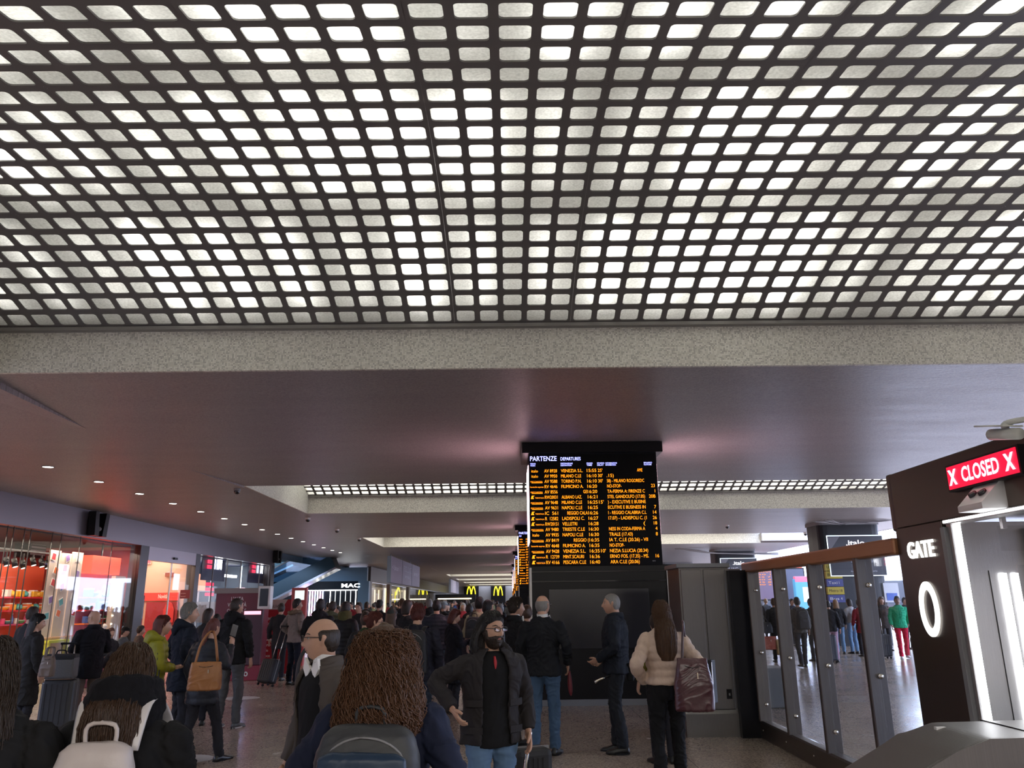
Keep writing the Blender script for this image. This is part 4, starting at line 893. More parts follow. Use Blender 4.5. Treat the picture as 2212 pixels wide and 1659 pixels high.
# red info banner stand
t = empty('banner_stand', (-6.0, 20.8, 0), 0, 'red roll-up banner with white wording beside the ticket kiosk', 'banner'); q0 = at(568, 1292, y=20.8); q1 = at(630, 1292, y=20.8); t.location.x = (q0.x+q1.x)/2; w = (q1.x-q0.x)/2
obj('sheet', bx((-w, 0, .05), (w, .03, 1.85)), pm('banner red print', (.36, .02, .03), .5), t)
b = B(); prism(b, [(-w, 1.6), (w*.35, 1.6), (w*.75, 1.85), (-w, 1.85)], 'y', -.004, -.001); obj('grey_header', b, pm('banner grey', (.5, .45, .42), .5), t)
me = texts([('ITALIA', -w+.1, 1.65, .07, 'l', .35)]); me.materials.append(M_black); obj('header_lettering', me, None, t, (0, -.006, 0), FRONT)
me = texts([(s, -w+.04, 1.36-.13*i, .07, 'l', None) for i, s in enumerate(('Acquista', 'i tuoi', 'biglietti', 'allo', 'Servizio', 'sicuro', 'facile', 'veloce'))] + [('________', -w+.04, .4, .04, 'l', .5)], .02); me.materials.append(M_white); obj('lettering', me, None, t, (0, -.006, 0), FRONT)
obj('foot', bx((-w, -.15, 0), (w, .2, .05)), M_grey, t)
t = empty('info_pillar', (at(645, 1300, y=24).x, 24, 0), 0, 'red info pillar with a pale notice behind the banner', 'pillar'); obj('body', bx((-.22, 0, 0), (.22, .2, 2.2)), pm('pillar red', (.4, .06, .06), .4), t); obj('notice', bx((-.12, -.01, 1.85), (.16, 0, 2.12)), emis('notice glow', (.7, .85, .85), .7), t)
# ------------------------------------------------------------------ people
def sm(a, b, x): t = max(0., min(1., (x-a)/(b-a))); return t*t*(3-2*t)
def headpt(u, v, f=1., fem=0.):
    """u azimuth (0 = +x, pi/2 = face), v latitude; returns local point of a head 0.235 high"""
    cu, su, cv, sv = cos(u), sin(u), cos(v), sin(v)
    z = .118*sv; k = max(0, -sv)
    ax = .076*(1-.30*k**1.6)*(1-.04*fem); ay = .098*(1-.10*k**2)
    e = cv**.86
    x = ax*cu*e; y = ay*su*e
    if y > 0: y += .016*k**1.4*su - .006*sm(.3, .9, sv)
    else: y *= (1 - .33*sm(.25, 1, k)); y -= .006*sm(-.2, .5, sv)*(-su)
    if su > 0:
        g = lambda cx, cz, wx, wz: exp(-((abs(x)-cx)/wx)**2 - ((z-cz)/wz)**2)
        fr = su**.5
        nb = sm(.030, -.02, z)*sm(-.044, -.030, z)
        y += fr*( .0255*nb*exp(-(x/(.009+.007*sm(.0, -.03, z)))**2) + .003*exp(-(x/.012)**2)*sm(-.01, .02, z)*sm(.05, .02, z)
             - .0115*g(.033, .012, .019, .013) + .0045*g(.032, .034, .022, .009) + .006*exp(-(x/.023)**2 - ((z+.056)/.0105)**2)
             - .0045*exp(-(x/.026)**2 - ((z+.0555)/.0022)**2) - .004*exp(-(x/.02)**2-((z+.074)/.006)**2) + .006*exp(-(x/.022)**2 - ((z+.098)/.014)**2) + .003*g(.05, -.022, .02, .02))
    return V((x, y, z))*f
def headmesh(bm, M, f=1., fem=0., nu=56, nv=44, fn=None):
    rings = []
    for j in range(1, nv):
        v = -pi/2 + pi*j/nv
        r = []
        for i in range(nu):
            u = 2*pi*i/nu; u = u + .45*sin(2*(u-pi/2)+pi)*.5 if fn is None else u
            p = headpt(u, v, f, fem)
            if fn: p = fn(p, u, v)
            r.append(M @ p)
        rings.append(r)
    loft(bm, rings)
def ears(bm, M, f=1.):
    for s in (-1, 1):
        tube(bm, [M @ V((s*.069, -.003, -.028))*1, M @ V((s*.078, -.008, -.005)), M @ V((s*.083, -.014, .018)), M @ V((s*.072, -.004, .03))], [(.006, .010), (.007, .014), (.006, .016), (.004, .01)], 10, 3)
def hand(bm, M, s, curl=.5, f=1.):
    """M: frame at the wrist, -z towards the fingertips, +y palm side is -y; s = side of the thumb (+1: thumb to +x)"""
    q = lambda x, y, z: M @ (V((x, y, z))*f)
    tube(bm, [q(0, 0, .03), q(0, 0, 0), q(0, 0, -.03), q(0, 0, -.065), q(0, 0, -.095)], [(.024, .019), (.025, .018), (.036, .016), (.041, .014), (.037, .011)], 12, 2, ref=M.to_3x3() @ V((1, 0, 0)))
    for i, (x, L) in enumerate(((.030, .070), (.010, .080), (-.0105, .075), (-.030, .058))):
        x *= s; a = curl*(.55+.12*i); p = V((x, 0, -.085)); pts = [V((x*.9, 0, -.06)), p]; d = 0
        for j, l in enumerate((.45, .31, .24)):
            d += a*(1 if j else .55); p = p + V((x*.10/3, sin(d)*L*l*1.0, -cos(d)*L*l)); pts.append(p)
        tube(bm, [q(*t) for t in pts], [.0092, .0094, .0086, .008, .0066], 8, 2)
    pts = [(s*.024, .002, -.02), (s*.044, .012, -.045), (s*.052, .022*(.5+curl), -.070), (s*.050, .034*(.4+curl), -.092)]
    tube(bm, [q(*t) for t in pts], [.0125, .0125, .0105, .008], 8, 2)
SKIN = {}
def skin(c):
    return pm('skin %.2f' % c, (.50*c, .29*c, .20*c), .5, bump=.04, bs=60, var=.08)
def cloth(name, col, rough=.85, wr=.35, sc=9.):
    return pm('cloth '+name, col, rough, bump=wr, bs=sc, stretch=(1, 1, .55), var=.18, spec=.25)
def hairm(name, col):
    if 'hair '+name in MATS: return MATS['hair '+name]
    return pm('hair '+name, col, .42, bump=.55, bs=24, stretch=(5, 5, .5), var=.45, spec=.35)
HC = {'black': (.012, .010, .010), 'dark': (.028, .018, .013), 'brown': (.075, .038, .02), 'auburn': (.11, .038, .022), 'grey': (.22, .21, .20), 'white': (.42, .40, .38), 'fair': (.25, .15, .08), 'redbrown': (.09, .02, .015), 'darkbrown': (.045, .024, .014)}
def LL(a, b, t): return a + (b-a)*t
class Fig: pass
POSES = {
 'down': (((.245, -.02, 1.17), (.26, .06, .93)),)*2,
 'pocket': (((.29, -.09, 1.18), (.215, .10, 1.0)),)*2,
 'phone': (((.235, .02, 1.16), (.09, .30, 1.22)),)*2,
 'folded': (((.25, .03, 1.15), (.05, .22, 1.12)),)*2,
 'phone1': (((.245, -.02, 1.17), (.26, .06, .93)), ((.24, .03, 1.17), (.07, .28, 1.25))),
 'trolley': (((.255, -.08, 1.17), (.27, -.24, .98)), ((.245, -.02, 1.17), (.25, .08, .93))),
 'back': (((.25, -.05, 1.17), (.10, -.20, .95)),)*2,
 'up': (((.245, -.02, 1.17), (.24, .08, .95)), ((.26, .05, 1.18), (.17, .22, 1.42))),
}
def strands(name, parent, mat, M, prof, n, fr=(0, 2*pi), curl=0., r=.0016, seed=1, steps=14, spread=.006):
    """single locks following the outline prof = [(z, rx, ry, cy)] from crown to ends; M places the head"""
    rd = random.Random(seed); bm = B()
    def at_(t, a):
        x = t*(len(prof)-1); i = min(int(x), len(prof)-2); f = x-i; z, rx, ry, cy = [LL(p, q, f) for p, q in zip(prof[i], prof[i+1])]
        return V((rx*cos(a), cy+ry*sin(a), z))
    for k in range(n):
        a = rd.uniform(*fr); t0 = rd.random()**1.5*.5; t1 = min(1, t0+rd.uniform(.35, .8)); off = rd.uniform(-.2, 1)*spread; ph = rd.random()*6.28; fq = rd.uniform(8, 15); am = rd.uniform(.5, 1)*curl; sw = rd.uniform(-.25, .25)
        pts = []
        for j in range(steps+1):
            t = LL(t0, t1, j/steps); p = at_(t, a + sw*(t-t0)); c = V((0, p.y*.0, p.z)); d = V((p.x, p.y, 0)); d = d.normalized() if d.length > 1e-4 else V((0, 0, 1))
            p = p + d*(off + spread*noise.noise(V((a*3, t*4, k*.1))))
            if curl:
                w = ph + fq*(t-t0)*6.28*.5; tn = V((-d.y, d.x, 0)); p += d*am*cos(w) + tn*am*sin(w) + V((0, 0, am*.4*sin(2*w)))
            pts.append(M @ p)
        tube(bm, pts, [r*.8] + [r]*(steps-1) + [r*.3], 3, 1, cap=True)
    return obj(name, bm, mat, parent, smooth=True)
def topstrands(name, parent, mat, HM, n, off, hairline, seed, r=.0017, bald=False):
    rd = random.Random(seed); bm = B()
    for k in range(n):
        u = rd.uniform(0, 2*pi); v0 = rd.uniform(.35, 1.45); pts = []; du = rd.uniform(-.5, .5); o_ = off*rd.uniform(.8, 1.25)
        for j in range(8):
            v = v0 - .11*j; p = headpt(u + du*j/8, v, 1.)
            if p.z < hairline(p) - .004: break
            nn = p.normalized(); pts.append(HM @ (p + nn*(o_ + .01*sm(.06, .11, p.z) + .004*sin(j*.9))))
        if len(pts) > 2: tube(bm, pts, [r]*(len(pts)-1) + [r*.3], 3, 1)
    return obj(name, bm, mat, parent, smooth=True)
def person(label, x, y, yaw, h=1.72, coat=(.015, .015, .018), cname='black', clen='hip', trousers=(.02, .02, .025), tname='dark', shoes=(.01, .01, .01), hair='short', hc='dark', sk=1., pose='down', arms=None, stride=0., hy=0., hp=0., w=1., vox=.011, puff=0., hood=None, collar=None, openc=None, glasses=False, beard=None, scarf=None, fem=0, group=None, cap=None, curl=0, hlen=None, lean=0., furc=None, hands=True, face=True, sit=False, wr=.35, skirtflare=0., nostr=False, shirt=None, zoff=0., hback=0., hwid=1., scr=1., zb_=None, boff=0.):
    """standing or walking figure; yaw 0 faces away from the camera, pi faces it"""
    F = Fig(); s = h/1.75
    root = empty('person', (x, y, zoff), yaw, label, 'person', group); F.root = root; F.s = s
    sc = lambda p: V(p)*s
    L = lean
    hip = [V((-.095, 0, .93)), V((.095, 0, .93))]
    if sit: hip = [V((-.1, 0, .18)), V((.1, 0, .18))]
    dz = -.75 if sit else 0
    legs = []
    for i in (0, 1):
        sg = -1 if i == 0 else 1; st = stride*sg
        if sit: legs.append([hip[i], V((sg*.16, .38, .42)), V((sg*.12, .72, .08)), V((sg*.12, .74, .06))])
        else:
            lift = .10*abs(stride) if st < 0 else 0
            ank = V((sg*.10, st*.42, .085+lift)); kn = V((sg*.10, st*.16+.03+.06*abs(stride), .50))
            legs.append([hip[i], kn, ank])
    up = lambda z: V((0, L*max(0, z-.93), z+dz))
    P_ = arms or POSES[pose]
    shd = [up(1.405)+V((-.168*w, -.01, 0)), up(1.405)+V((.168*w, -.01, 0))]
    arm = []
    for i in (0, 1):
        sg = -1 if i == 0 else 1; e, wst = P_[i]
        arm.append([shd[i], V((sg*e[0]*LL(1, w, .6), e[1]+L*(e[2]-.93), e[2]+dz)), V((sg*wst[0], wst[1]+L*(wst[2]-.93), wst[2]+dz))])
    nk = up(1.50); hc_ = up(1.632)+V((0, .025, 0))
    HM = Matrix.Translation(sc(hc_)) @ Matrix.Rotation(hy, 4, 'Z') @ Matrix.Rotation(hp, 4, 'X') @ Matrix.Scale(s*(1.0 if not fem else .97), 4)
    F.HM = HM; F.up = up
    # ---- body
    bm = B()
    headmesh(bm, HM, 1., fem) ; ears(bm, HM)
    tube(bm, [sc(nk+V((0, -.02, -.06))), sc(nk+V((0, -.008, .02))), HM @ V((0, -.02, -.05))], [(.075*s, .065*s), (.056*s, .058*s), (.055*s, .062*s)], 16, 3)
    tube(bm, [sc(up(.90)), sc(up(1.10)), sc(up(1.32)), sc(up(1.45)), sc(nk)], [(.13*s, .085*s), (.11*s, .08*s), (.12*s, .085*s), (.085*s, .06*s), (.05*s, .05*s)], 16, 2)
    for i in (0, 1):
        a, b_, c_ = [sc(q) for q in arm[i]]
        tube(bm, [a*.6+sc(up(1.38))*.4, a*.95+sc(up(1.3))*.05, b_, c_], [.03*s, .03*s, .028*s, .024*s], 10, 3)
        l = [sc(q) for q in legs[i]]
        tube(bm, [l[0]+V((0, 0, .05)), l[0], l[1], l[2]], [.07*s, .07*s, .045*s, .03*s], 10, 2)
    me = remesh(bm, vox*(.55 if face else 1.0), 1)
    if hands:
        bm = B(); bm.from_mesh(me)
        for i in (0, 1):
            a, b_, c_ = [sc(q) for q in arm[i]]; d = (c_-b_).normalized(); sg = -1 if i == 0 else 1
            zz = -d; xx = V((0, 1, 0)) - zz*zz.y
            if xx.length < .2: xx = V((-sg, 0, 0)) - zz*(-sg*zz.x)
            xx.normalize(); yy = zz.cross(xx)
            # thumb forward (+x of frame), palm (+y) towards the body
            R3 = Matrix((xx, yy, zz)).transposed()
            if yy.x*sg > 0:
                R3 = Matrix((xx, -yy, zz)).transposed()
            Mh = Matrix.Translation(c_) @ R3.to_4x4() @ Matrix.Scale(s, 4)
            hand(bm, Mh, 1, .55)
        me2 = bpy.data.meshes.new('body'); bmesh.ops.recalc_face_normals(bm, faces=bm.faces); bm.to_mesh(me2); bm.free(); me = me2; me.shade_smooth()
    obj('body', me, skin(sk), root)
    # ---- trousers and shoes
    tm = cloth(tname+' trousers', trousers, .85, .5, 7)
    bm = B()
    tube(bm, [sc(up(.84)), sc(up(.92)), sc(up(1.02)), sc(up(1.08))], [(.13*s*w, .09*s), (.175*s*w, .118*s), (.165*s*w, .11*s), (.15*s*w, .1*s)], 18, 2)
    lw = w**.5
    for i in (0, 1):
        l = [sc(q) for q in legs[i]]
        tube(bm, [l[0]+V((0, 0, .04)), l[0]*.8+l[1]*.2, l[1]*.5+l[0]*.5, l[1], l[1]*.5+l[2]*.5+V((0, -.012*s, 0)), l[2]+V((0, 0, -.02*s))], [.088*s*lw, .092*s*lw, .078*s*lw, .062*s*lw, .062*s*lw, .056*s*lw], 14, 3)
    obj('trousers', remesh(bm, vox, 2, .008*s if vox < .02 else 0, 1.6), tm, root)
    shm = pm('shoe %.3f %.3f' % shoes[:2], shoes, .35)
    for i in (0, 1):
        l = sc(legs[i][2]); sg = -1 if i == 0 else 1; z0 = -.085*s
        bm = B(); rg = []
        for t, wx, hh in ((-.075, .028, .05), (-.06, .036, .085), (.0, .038, .10), (.05, .042, .075), (.11, .047, .052), (.165, .042, .042), (.195, .025, .028)):
            rg.append([l + V((sg*.1*t + wx*cos(2*pi*k/14), t, 0))*1 + V((0, 0, z0/s + (hh*max(0, sin(2*pi*k/14))**.7)))*s - V((0, 0, 0)) for k in range(14)])
        loft(bm, rg); o = obj('shoe', bm, shm, root, smooth=True)
        bm = B(); prism(bm, [(l.x+.048*cos(a)*s + (sg*.006), l.y + .06*s + .135*sin(a)*s) for a in [2*pi*k/16 for k in range(16)]], 'z', l.z+z0-.001, l.z+z0+.016); obj('sole', bm, pm('sole white', (.5, .5, .5), .6) if shoes[0] > .05 or shoes[2] > .05 else M_blackm, o)
    # ---- coat
    zb = {'waist': .98, 'hip': .86, 'thigh': .72, 'knee': .50, 'calf': .34}[clen]
    zb = zb_ or zb
    cm = cloth(cname+' coat', coat, .5 if puff else .8, wr*1.3, 9 if not puff else 16)
    th = 1.0 + (.10 if puff else 0)
    if sit: zb = .93
    fl = 1 + skirtflare
    bm = B(); zs = [zb, LL(zb, 1.0, .5), 1.0, 1.12, 1.26, 1.36, 1.43, 1.475, 1.51]
    if zb > .95: zs = [zb, zb+.03, zb+.06] + zs[3:]
    rr = [(.185*fl, .145*fl), (.182*LL(1, fl, .5), .14), (.172, .132), (.165, .128), (.182, .135), (.192, .128), (.168, .112), (.122, .09), (.07, .07)]
    rr = [(a*s*w*th, b_*s*th*LL(1, w, .6)) for a, b_ in rr]
    if openc is None:
        tube(bm, [sc(up(z)) for z in zs], rr, 24, 7, puff=.11 if puff else 0, period=.07)
    for i in (0, 1):
        a, b_, c_ = [sc(q) for q in arm[i]]; d = (c_-b_).normalized()
        R_a = [.05, .064, .061, .055, .050, .044]; R_a = [r*s*th*1.06*w**.5 for r in R_a]
        tube(bm, [a*.72+sc(up(1.36))*.28, a+V((0, 0, -.012)), a*.5+b_*.5, b_, b_*.45+c_*.55, c_-d*.015], R_a, 14, 7, puff=.15 if puff else 0, period=.07)
    if openc is None:
        obj('coat', remesh(bm, vox, 2, (.007 if puff else .011)*s if vox < .02 else .008*s, .3 if puff else 1.2), cm, root)
    else:
        # open coat: shell with a front gap, sleeves joined on, thickness from a solidify pass
        ga, gb = openc; n = 30; rg = []
        pts = [sc(up(z)) for z in zs]; m = (len(pts)-1)*3
        R2 = [V((a, b_, 0)) for a, b_ in rr]
        for k in range(m+1):
            c0 = catmull(pts, k/3); r0 = catmull(R2, k/3); t = k/m
            g = LL(gb, ga, t); rg.append([])
            for j in range(n+1):
                a = pi/2 + g + (2*pi-2*g)*j/n; f = 1.03 + .03*sin(a*5+2)*(1-t); rg[-1].append(c0 + V((r0.x*f*cos(a), r0.y*f*sin(a), 0)))
        sl = bm; bm2 = B(); loft(bm2, rg, cap=False, closed=False)
        me = bpy.data.meshes.new('m'); bm2.to_mesh(me); bm2.free(); o = bpy.data.objects.new('m', me); mo = o.modifiers.new('s', 'SOLIDIFY'); mo.thickness = .022*s; mo.offset = 0; e = evalmesh(o); bpy.data.objects.remove(o)
        sl.from_mesh(e); obj('coat', remesh(sl, vox*.8, 3, .009*s, 1.2), cm, root)
        bm = B(); z1 = [.84, 1.0, 1.12, 1.26, 1.36, 1.43, 1.49]; r1 = [(.172, .136), (.16, .128), (.15, .115), (.165, .122), (.17, .118), (.13, .098), (.062, .066)]
        tube(bm, [sc(up(z)) for z in z1], [(a*s*w, b_*s*LL(1, w, .6)) for a, b_ in r1], 22, 3); obj('sweater', remesh(bm, vox, 2, .004), cloth('black knit', (.008, .008, .009), .9, .3), root)
    # ---- collar / hood / scarf
    if collar:
        bm = B(); n = 24; c0 = sc(nk); rg = []
        for z, r, ry in ((-.055, .088, .085), (-.01, .08, .082), (.035, .078, .082), (.032, .086, .09), (-.03, .10, .10)):
            rg.append([c0 + V((r*cos(a)*s, (ry*sin(a)-.012)*s - .0, (z - .03*max(0, sin(a))**2)*s)) for a in [pi/2+.28+(2*pi-.56)*k/n for k in range(n+1)]])
        loft(bm, rg, cap=False, closed=False); me = bpy.data.meshes.new('m'); bm.to_mesh(me); bm.free(); o = bpy.data.objects.new('m', me); mo = o.modifiers.new('s', 'SOLIDIFY'); mo.thickness = .008; e = evalmesh(o); bpy.data.objects.remove(o)
        obj('collar', e, collar if not isinstance(collar, bool) else cm, root, smooth=True)
    if shirt:
        bm = B(); c0 = sc(nk)
        tube(bm, [c0+V((0, .0, -.05*s)), c0+V((0, .0, 0)), c0+V((0, -.005, .045*s))], [(.078*s, .08*s), (.066*s, .07*s), (.066*s, .07*s)], 20, 2, cap=False)
        for sg in (-1, 1): prism(bm, [(c0.x+sg*.005, c0.z-.03*s), (c0.x+sg*.07*s, c0.z+.03*s), (c0.x+sg*.085*s, c0.z-.03*s), (c0.x+sg*.045*s, c0.z-.085*s)], 'y', c0.y+.075*s, c0.y+.092*s)
        obj('shirt_collar', bm, M_white, root)
    if hood:
        bm = B(); c0 = sc(nk)
        tube(bm, [c0+V((-.13*s, .04*s, -.03*s)), c0+V((-.10*s, -.05*s, .0)), c0+V((0, -.10*s, .02*s)), c0+V((.10*s, -.05*s, .0)), c0+V((.13*s, .04*s, -.03*s))], [(.03*s, .03*s), (.05*s, .05*s), (.06*s, .075*s), (.05*s, .05*s), (.03*s, .03*s)], 14, 5, jit=.3)
        tube(bm, [c0+V((0, -.09*s, .03*s)), c0+V((0, -.13*s, -.05*s)), c0+V((0, -.135*s, -.13*s))], [(.10*s, .04*s), (.095*s, .045*s), (.03*s, .02*s)], 14, 4)
        obj('hood', remesh(bm, vox, 2, .006), cm if hood is True else hood, root)
    if scarf:
        bm = B(); c0 = sc(nk)
        for q, (dz_, r) in enumerate(((-.035, .092), (.0, .098), (.04, .095), (.075, .088)) + (((.11, .084),) if scr > 1 else ())):
            r *= scr; tube(bm, [c0+V((r*cos(a)*s, r*sin(a)*s-.005, (dz_+.012*sin(a*2+q))*s)) for a in [2*pi*k/12 for k in range(13)]], [.034*s]*13, 10, 2)
        obj('scarf', remesh(bm, vox*.9, 2, .005), scarf, root)
    if furc:
        bm = B(); c0 = sc(nk); tube(bm, [c0+V((.13*cos(a)*s, (.11*sin(a)-.03)*s, (-.02+.02*cos(2*a))*s)) for a in [pi*.42-2*pi*k/14*.93 for k in range(15)]], [.04*s]*15, 12, 2, jit=.6)
        obj('fur_trim', remesh(bm, vox, 0, .012), furc, root)
    # ---- hair
    hm = hairm(hc, HC[hc]); rd = random.Random(int(x*97+y*13))
    def hairline(p):
        yy = p.y; l = LL(-.075, -.02, sm(-.05, -.01, yy)); l = LL(l, .045, sm(.0, .04, yy)); l = LL(l, .078, sm(.04, .085, yy)); return l
    if hair and hair not in ('cap_only',):
        thk = {'short': .014, 'bald': .007, 'crop': .006, 'bob': .015, 'long': .018, 'curly': .035, 'bun': .012, 'tail': .012}.get(hair, .014)
        def fn(p, u, v):
            m_ = sm(-.006, .006, p.z - hairline(p))
            if hair == 'bald': m_ *= sm(.062, .045, p.z + .25*max(0, p.y))
            if hair == 'bald' and p.y > .02: m_ *= .4
            nn = p.normalized(); q = noise.noise(nn*5+V((x, y, 0)))
            return p + nn*((thk*(1+.5*q) + .01*sm(.06, .11, p.z)*(hair not in ('bald', 'crop')))*m_ - .006*(1-m_))
        bm = B(); headmesh(bm, HM, 1., fem, 48, 36, fn)
        wave = 0
        if hair in ('long', 'curly', 'bob', 'tail'):
            ln = hlen or {'long': .36, 'curly': .34, 'bob': .15, 'tail': .3}[hair]
            if hair == 'curly': prof = [(.142, .02, .02, -.01), (.132, .06, .06, -.01), (.10, .092, .10, -.015), (.04, .112, .115, -.025), (-.05, .13, .12, -.04), (-.15, .155, .125, -.07), (-.23, .165, .12, -.09), (-.29, .145, .10, -.10), (-ln, .09, .06, -.10)]
            elif hair == 'tail': prof = [(.05, .05, .04, -.09), (.0, .035, .03, -.12), (-.1, .045, .035, -.13), (-ln, .02, .015, -.12)]
            else: prof = [(.128, .03, .03, -.01), (.10, .075, .08, -.012), (.04, .09, .095, -.025), (-.04, .095, .085, -.04), (-.12, .10, .075, -.05), (-.2, .11, .06, -.06), (-ln*.8, .10, .045, -.07), (-ln, .06, .02, -.075)] if ln > .25 else [(.128, .03, .03, -.01), (.10, .078, .085, -.014), (.04, .095, .098, -.028), (-.04, .10, .085, -.04), (-.10, .10, .075, -.045), (-ln, .085, .05, -.05)]
            prof = [(a_, b1*LL(1, hwid, sm(.1, -.1, a_)), c1, d1 - hback*sm(0, -.16, a_)) for a_, b1, c1, d1 in prof]
            F.prof = prof
            if hair == 'curly' and vox < .0105: strands('curl_crown', root, hairm('curl tone', (.10, .045, .022)), HM, prof[:4], 420, (0, 2*pi), curl=.016, r=.0021, seed=5, spread=.02, steps=14)
            if hair == 'tail':
                tube(bm, [HM @ V((0, p[3], p[0])) for p in prof], [(p[1]*s, p[2]*s) for p in prof], 12, 4, ref=(1, 0, 0))
            else:
                rg = []
                front = 1
                for z, rx, ry, cy in prof:
                    n = 28; ring = []
                    for k in range(n):
                        a = 2*pi*k/n; py = ry*sin(a)
                        # hollow where the face looks out
                        if z < .075 and sin(a) > 0: py = ry*sin(a)*(.18 if abs(cos(a)) < .75 else .55)
                        ring.append(HM @ V((rx*cos(a), cy+py, z)))
                    rg.append(ring)
                loft(bm, rg)
        if hair == 'bun': 
            c_ = HM @ V((0, -.115, .045)); ball(bm, tuple(c_), .045*s, 12, 9)
        obj('hair', remesh(bm, vox*.75, 2, .018 if hair == 'curly' else (.006 if hair not in ('bald', 'crop') else 0), 0), hm, root)
        if vox < .0125 and hair in ('short', 'bob', 'long', 'bun'): topstrands('hair_top', root, hairm(hc+' lock', tuple(min(1, c*1.3) for c in HC[hc])), HM, 420, thk*1.02, hairline, int(x*7))
        if vox < .0105 and not nostr and hair in ('long', 'curly', 'bob'):
            hs = hairm(hc+' lock', tuple(min(1, c*1.3) for c in HC[hc]))
            pr = F.prof
            if hair == 'curly':
                strands('curls', root, hairm('curl tone', (.10, .045, .022)), HM, pr, 1900, (pi*.9-.25, 2*pi+.45), curl=.018, r=.0021, seed=int(x*10), spread=.035, steps=20)
            else: strands('locks', root, hs, HM, pr, 300, (pi-.1, 2*pi+.1), curl=0.003, r=.0016, seed=int(x*10), spread=.007)
    # ---- face
    if face:
        bm = B(); bi = B(); bb = B()
        for sg in (-1, 1):
            c_ = headpt(pi/2-sg*.36, .1, 1., fem); e = V((sg*.032, c_.y-.0085, .012))
            rg = []
            for j in range(1, 8):
                t = -pi/2+pi*j/8; rg.append([HM @ (e + V((.0135*cos(t)*cos(q), .0115*cos(t)*sin(q), .0078*sin(t)))) for q in [2*pi*k/12 for k in range(12)]])
            loft(bm, rg)
            tube(bi, [HM @ (e+V((0, .008, 0))), HM @ (e+V((0, .0122, 0)))], [.0058*s, .0045*s], 12, 1)
            tube(bb, [HM @ V((sg*.014, c_.y+.009, .031)), HM @ V((sg*.032, c_.y+.005, .038)), HM @ V((sg*.052, c_.y-.012, .033))], [(.003*s, .004*s), (.0035*s, .0045*s), (.002*s, .002*s)], 8, 3)
        ey = obj('eyes', bm, pm('eye white', (.5, .47, .45), .25), root, smooth=True); obj('irises', bi, pm('iris', (.02, .012, .008), .2), ey, smooth=True); obj('eyebrows', bb, hm, root, smooth=True)
        bm = B(); c_ = headpt(pi/2, -.48, 1., fem).y
        tube(bm, [HM @ V((t, c_-.0015-abs(t)*.35, -.0565+.0015*cos(t*60))) for t in (-.024, -.012, 0, .012, .024)], [(.001*s, .002*s), (.0045*s, .006*s), (.005*s, .007*s), (.0045*s, .006*s), (.001*s, .002*s)], 8, 3, ref=(0, 1, 0))
        obj('lips', bm, pm('lips', (.34*sk, .13*sk, .11*sk), .45), root, smooth=True)
    if beard:
        def fb(p, u, v):
            m_ = sm(-.030, -.042, p.z + .35*max(0, abs(p.x)-.03))*sm(-.02, .01, p.y) if p.y > -.02 else 0
            if p.z > -.046 and abs(p.x) < .03: m_ *= sm(-.036, -.043, p.z)
            if p.y > .06 and abs(p.x) < .018 and abs(p.z+.0575) < .0065: m_ = -.2
            if p.y > -.01 and p.y < .03 and p.z < .01: m_ = max(m_, sm(.012, -.01, p.z))
            return p + p.normalized()*((.0125 + .006*sm(-.07, -.11, p.z))*m_ - .005*(1-max(0, m_)))
        bm = B(); headmesh(bm, HM, 1., fem, 64, 56, fb); obj('beard', remesh(bm, .0042, 1), hairm(beard, HC[beard]), root)
    if glasses:
        bm = B(); yf = .117; 
        for sg in (-1, 1):
            rim = [HM @ V((sg*.034+.025*math.copysign(abs(cos(a))**.7, cos(a)), yf-.0-.004*abs(cos(a)) - (.006 if cos(a)*sg > 0 else 0), .010+.017*math.copysign(abs(sin(a))**.8, sin(a)))) for a in [2*pi*k/20 for k in range(21)]]
            tube(bm, rim, [.0023*s]*21, 6, 1); tube(bm, [HM @ V((sg*.058, yf-.008, .018)), HM @ V((sg*.078, .06, .018)), HM @ V((sg*.082, -.01, .014))], [.0025*s]*3, 6, 2)
        tube(bm, [HM @ V((-.011, yf, .016)), HM @ V((.011, yf, .016))], [.0022*s]*2, 6, 1)
        g = obj('glasses', bm, pm('spectacle frame', (.012, .010, .012), .3), root, smooth=True)
        bm = B()
        for sg in (-1, 1):
            prism(bm, [(0, 0)], 'y', 0, 0) if 0 else None
            bm.faces.new([bm.verts.new(HM @ V((sg*.034+.023*math.copysign(abs(cos(a))**.7, cos(a)), yf-.002-.003*abs(cos(a)), .010+.015*math.copysign(abs(sin(a))**.8, sin(a))))) for a in [2*pi*k/16 for k in range(16)]])
        obj('lenses', bm, M_glass, g)
    if cap:
        def fc(p, u, v):
            m_ = sm(.028, .034, p.z + (.25*(.0) if p.y > 0 else .0)); return p + p.normalized()*(.024*m_ - .01*(1-m_))
        bm = B(); headmesh(bm, HM, 1., fem, 40, 30, fc); o = obj('cap', bm, cap, root, smooth=True)
        bm = B(); prism(bm, [(.078*cos(a), .085+.085*sin(a)) for a in [pi*k/12 for k in range(13)]], 'z', .034, .042)
        for v in bm.verts: v.co = HM @ V((v.co.x, v.co.y, v.co.z - .25*max(0, v.co.y-.1)))
        obj('peak', bm, cap, o)
    F.arm = [[sc(q) for q in a] for a in arm]; F.T = Matrix.Translation((x, y, zoff)) @ Matrix.Rotation(yaw, 4, 'Z'); F.yaw = yaw
    return F
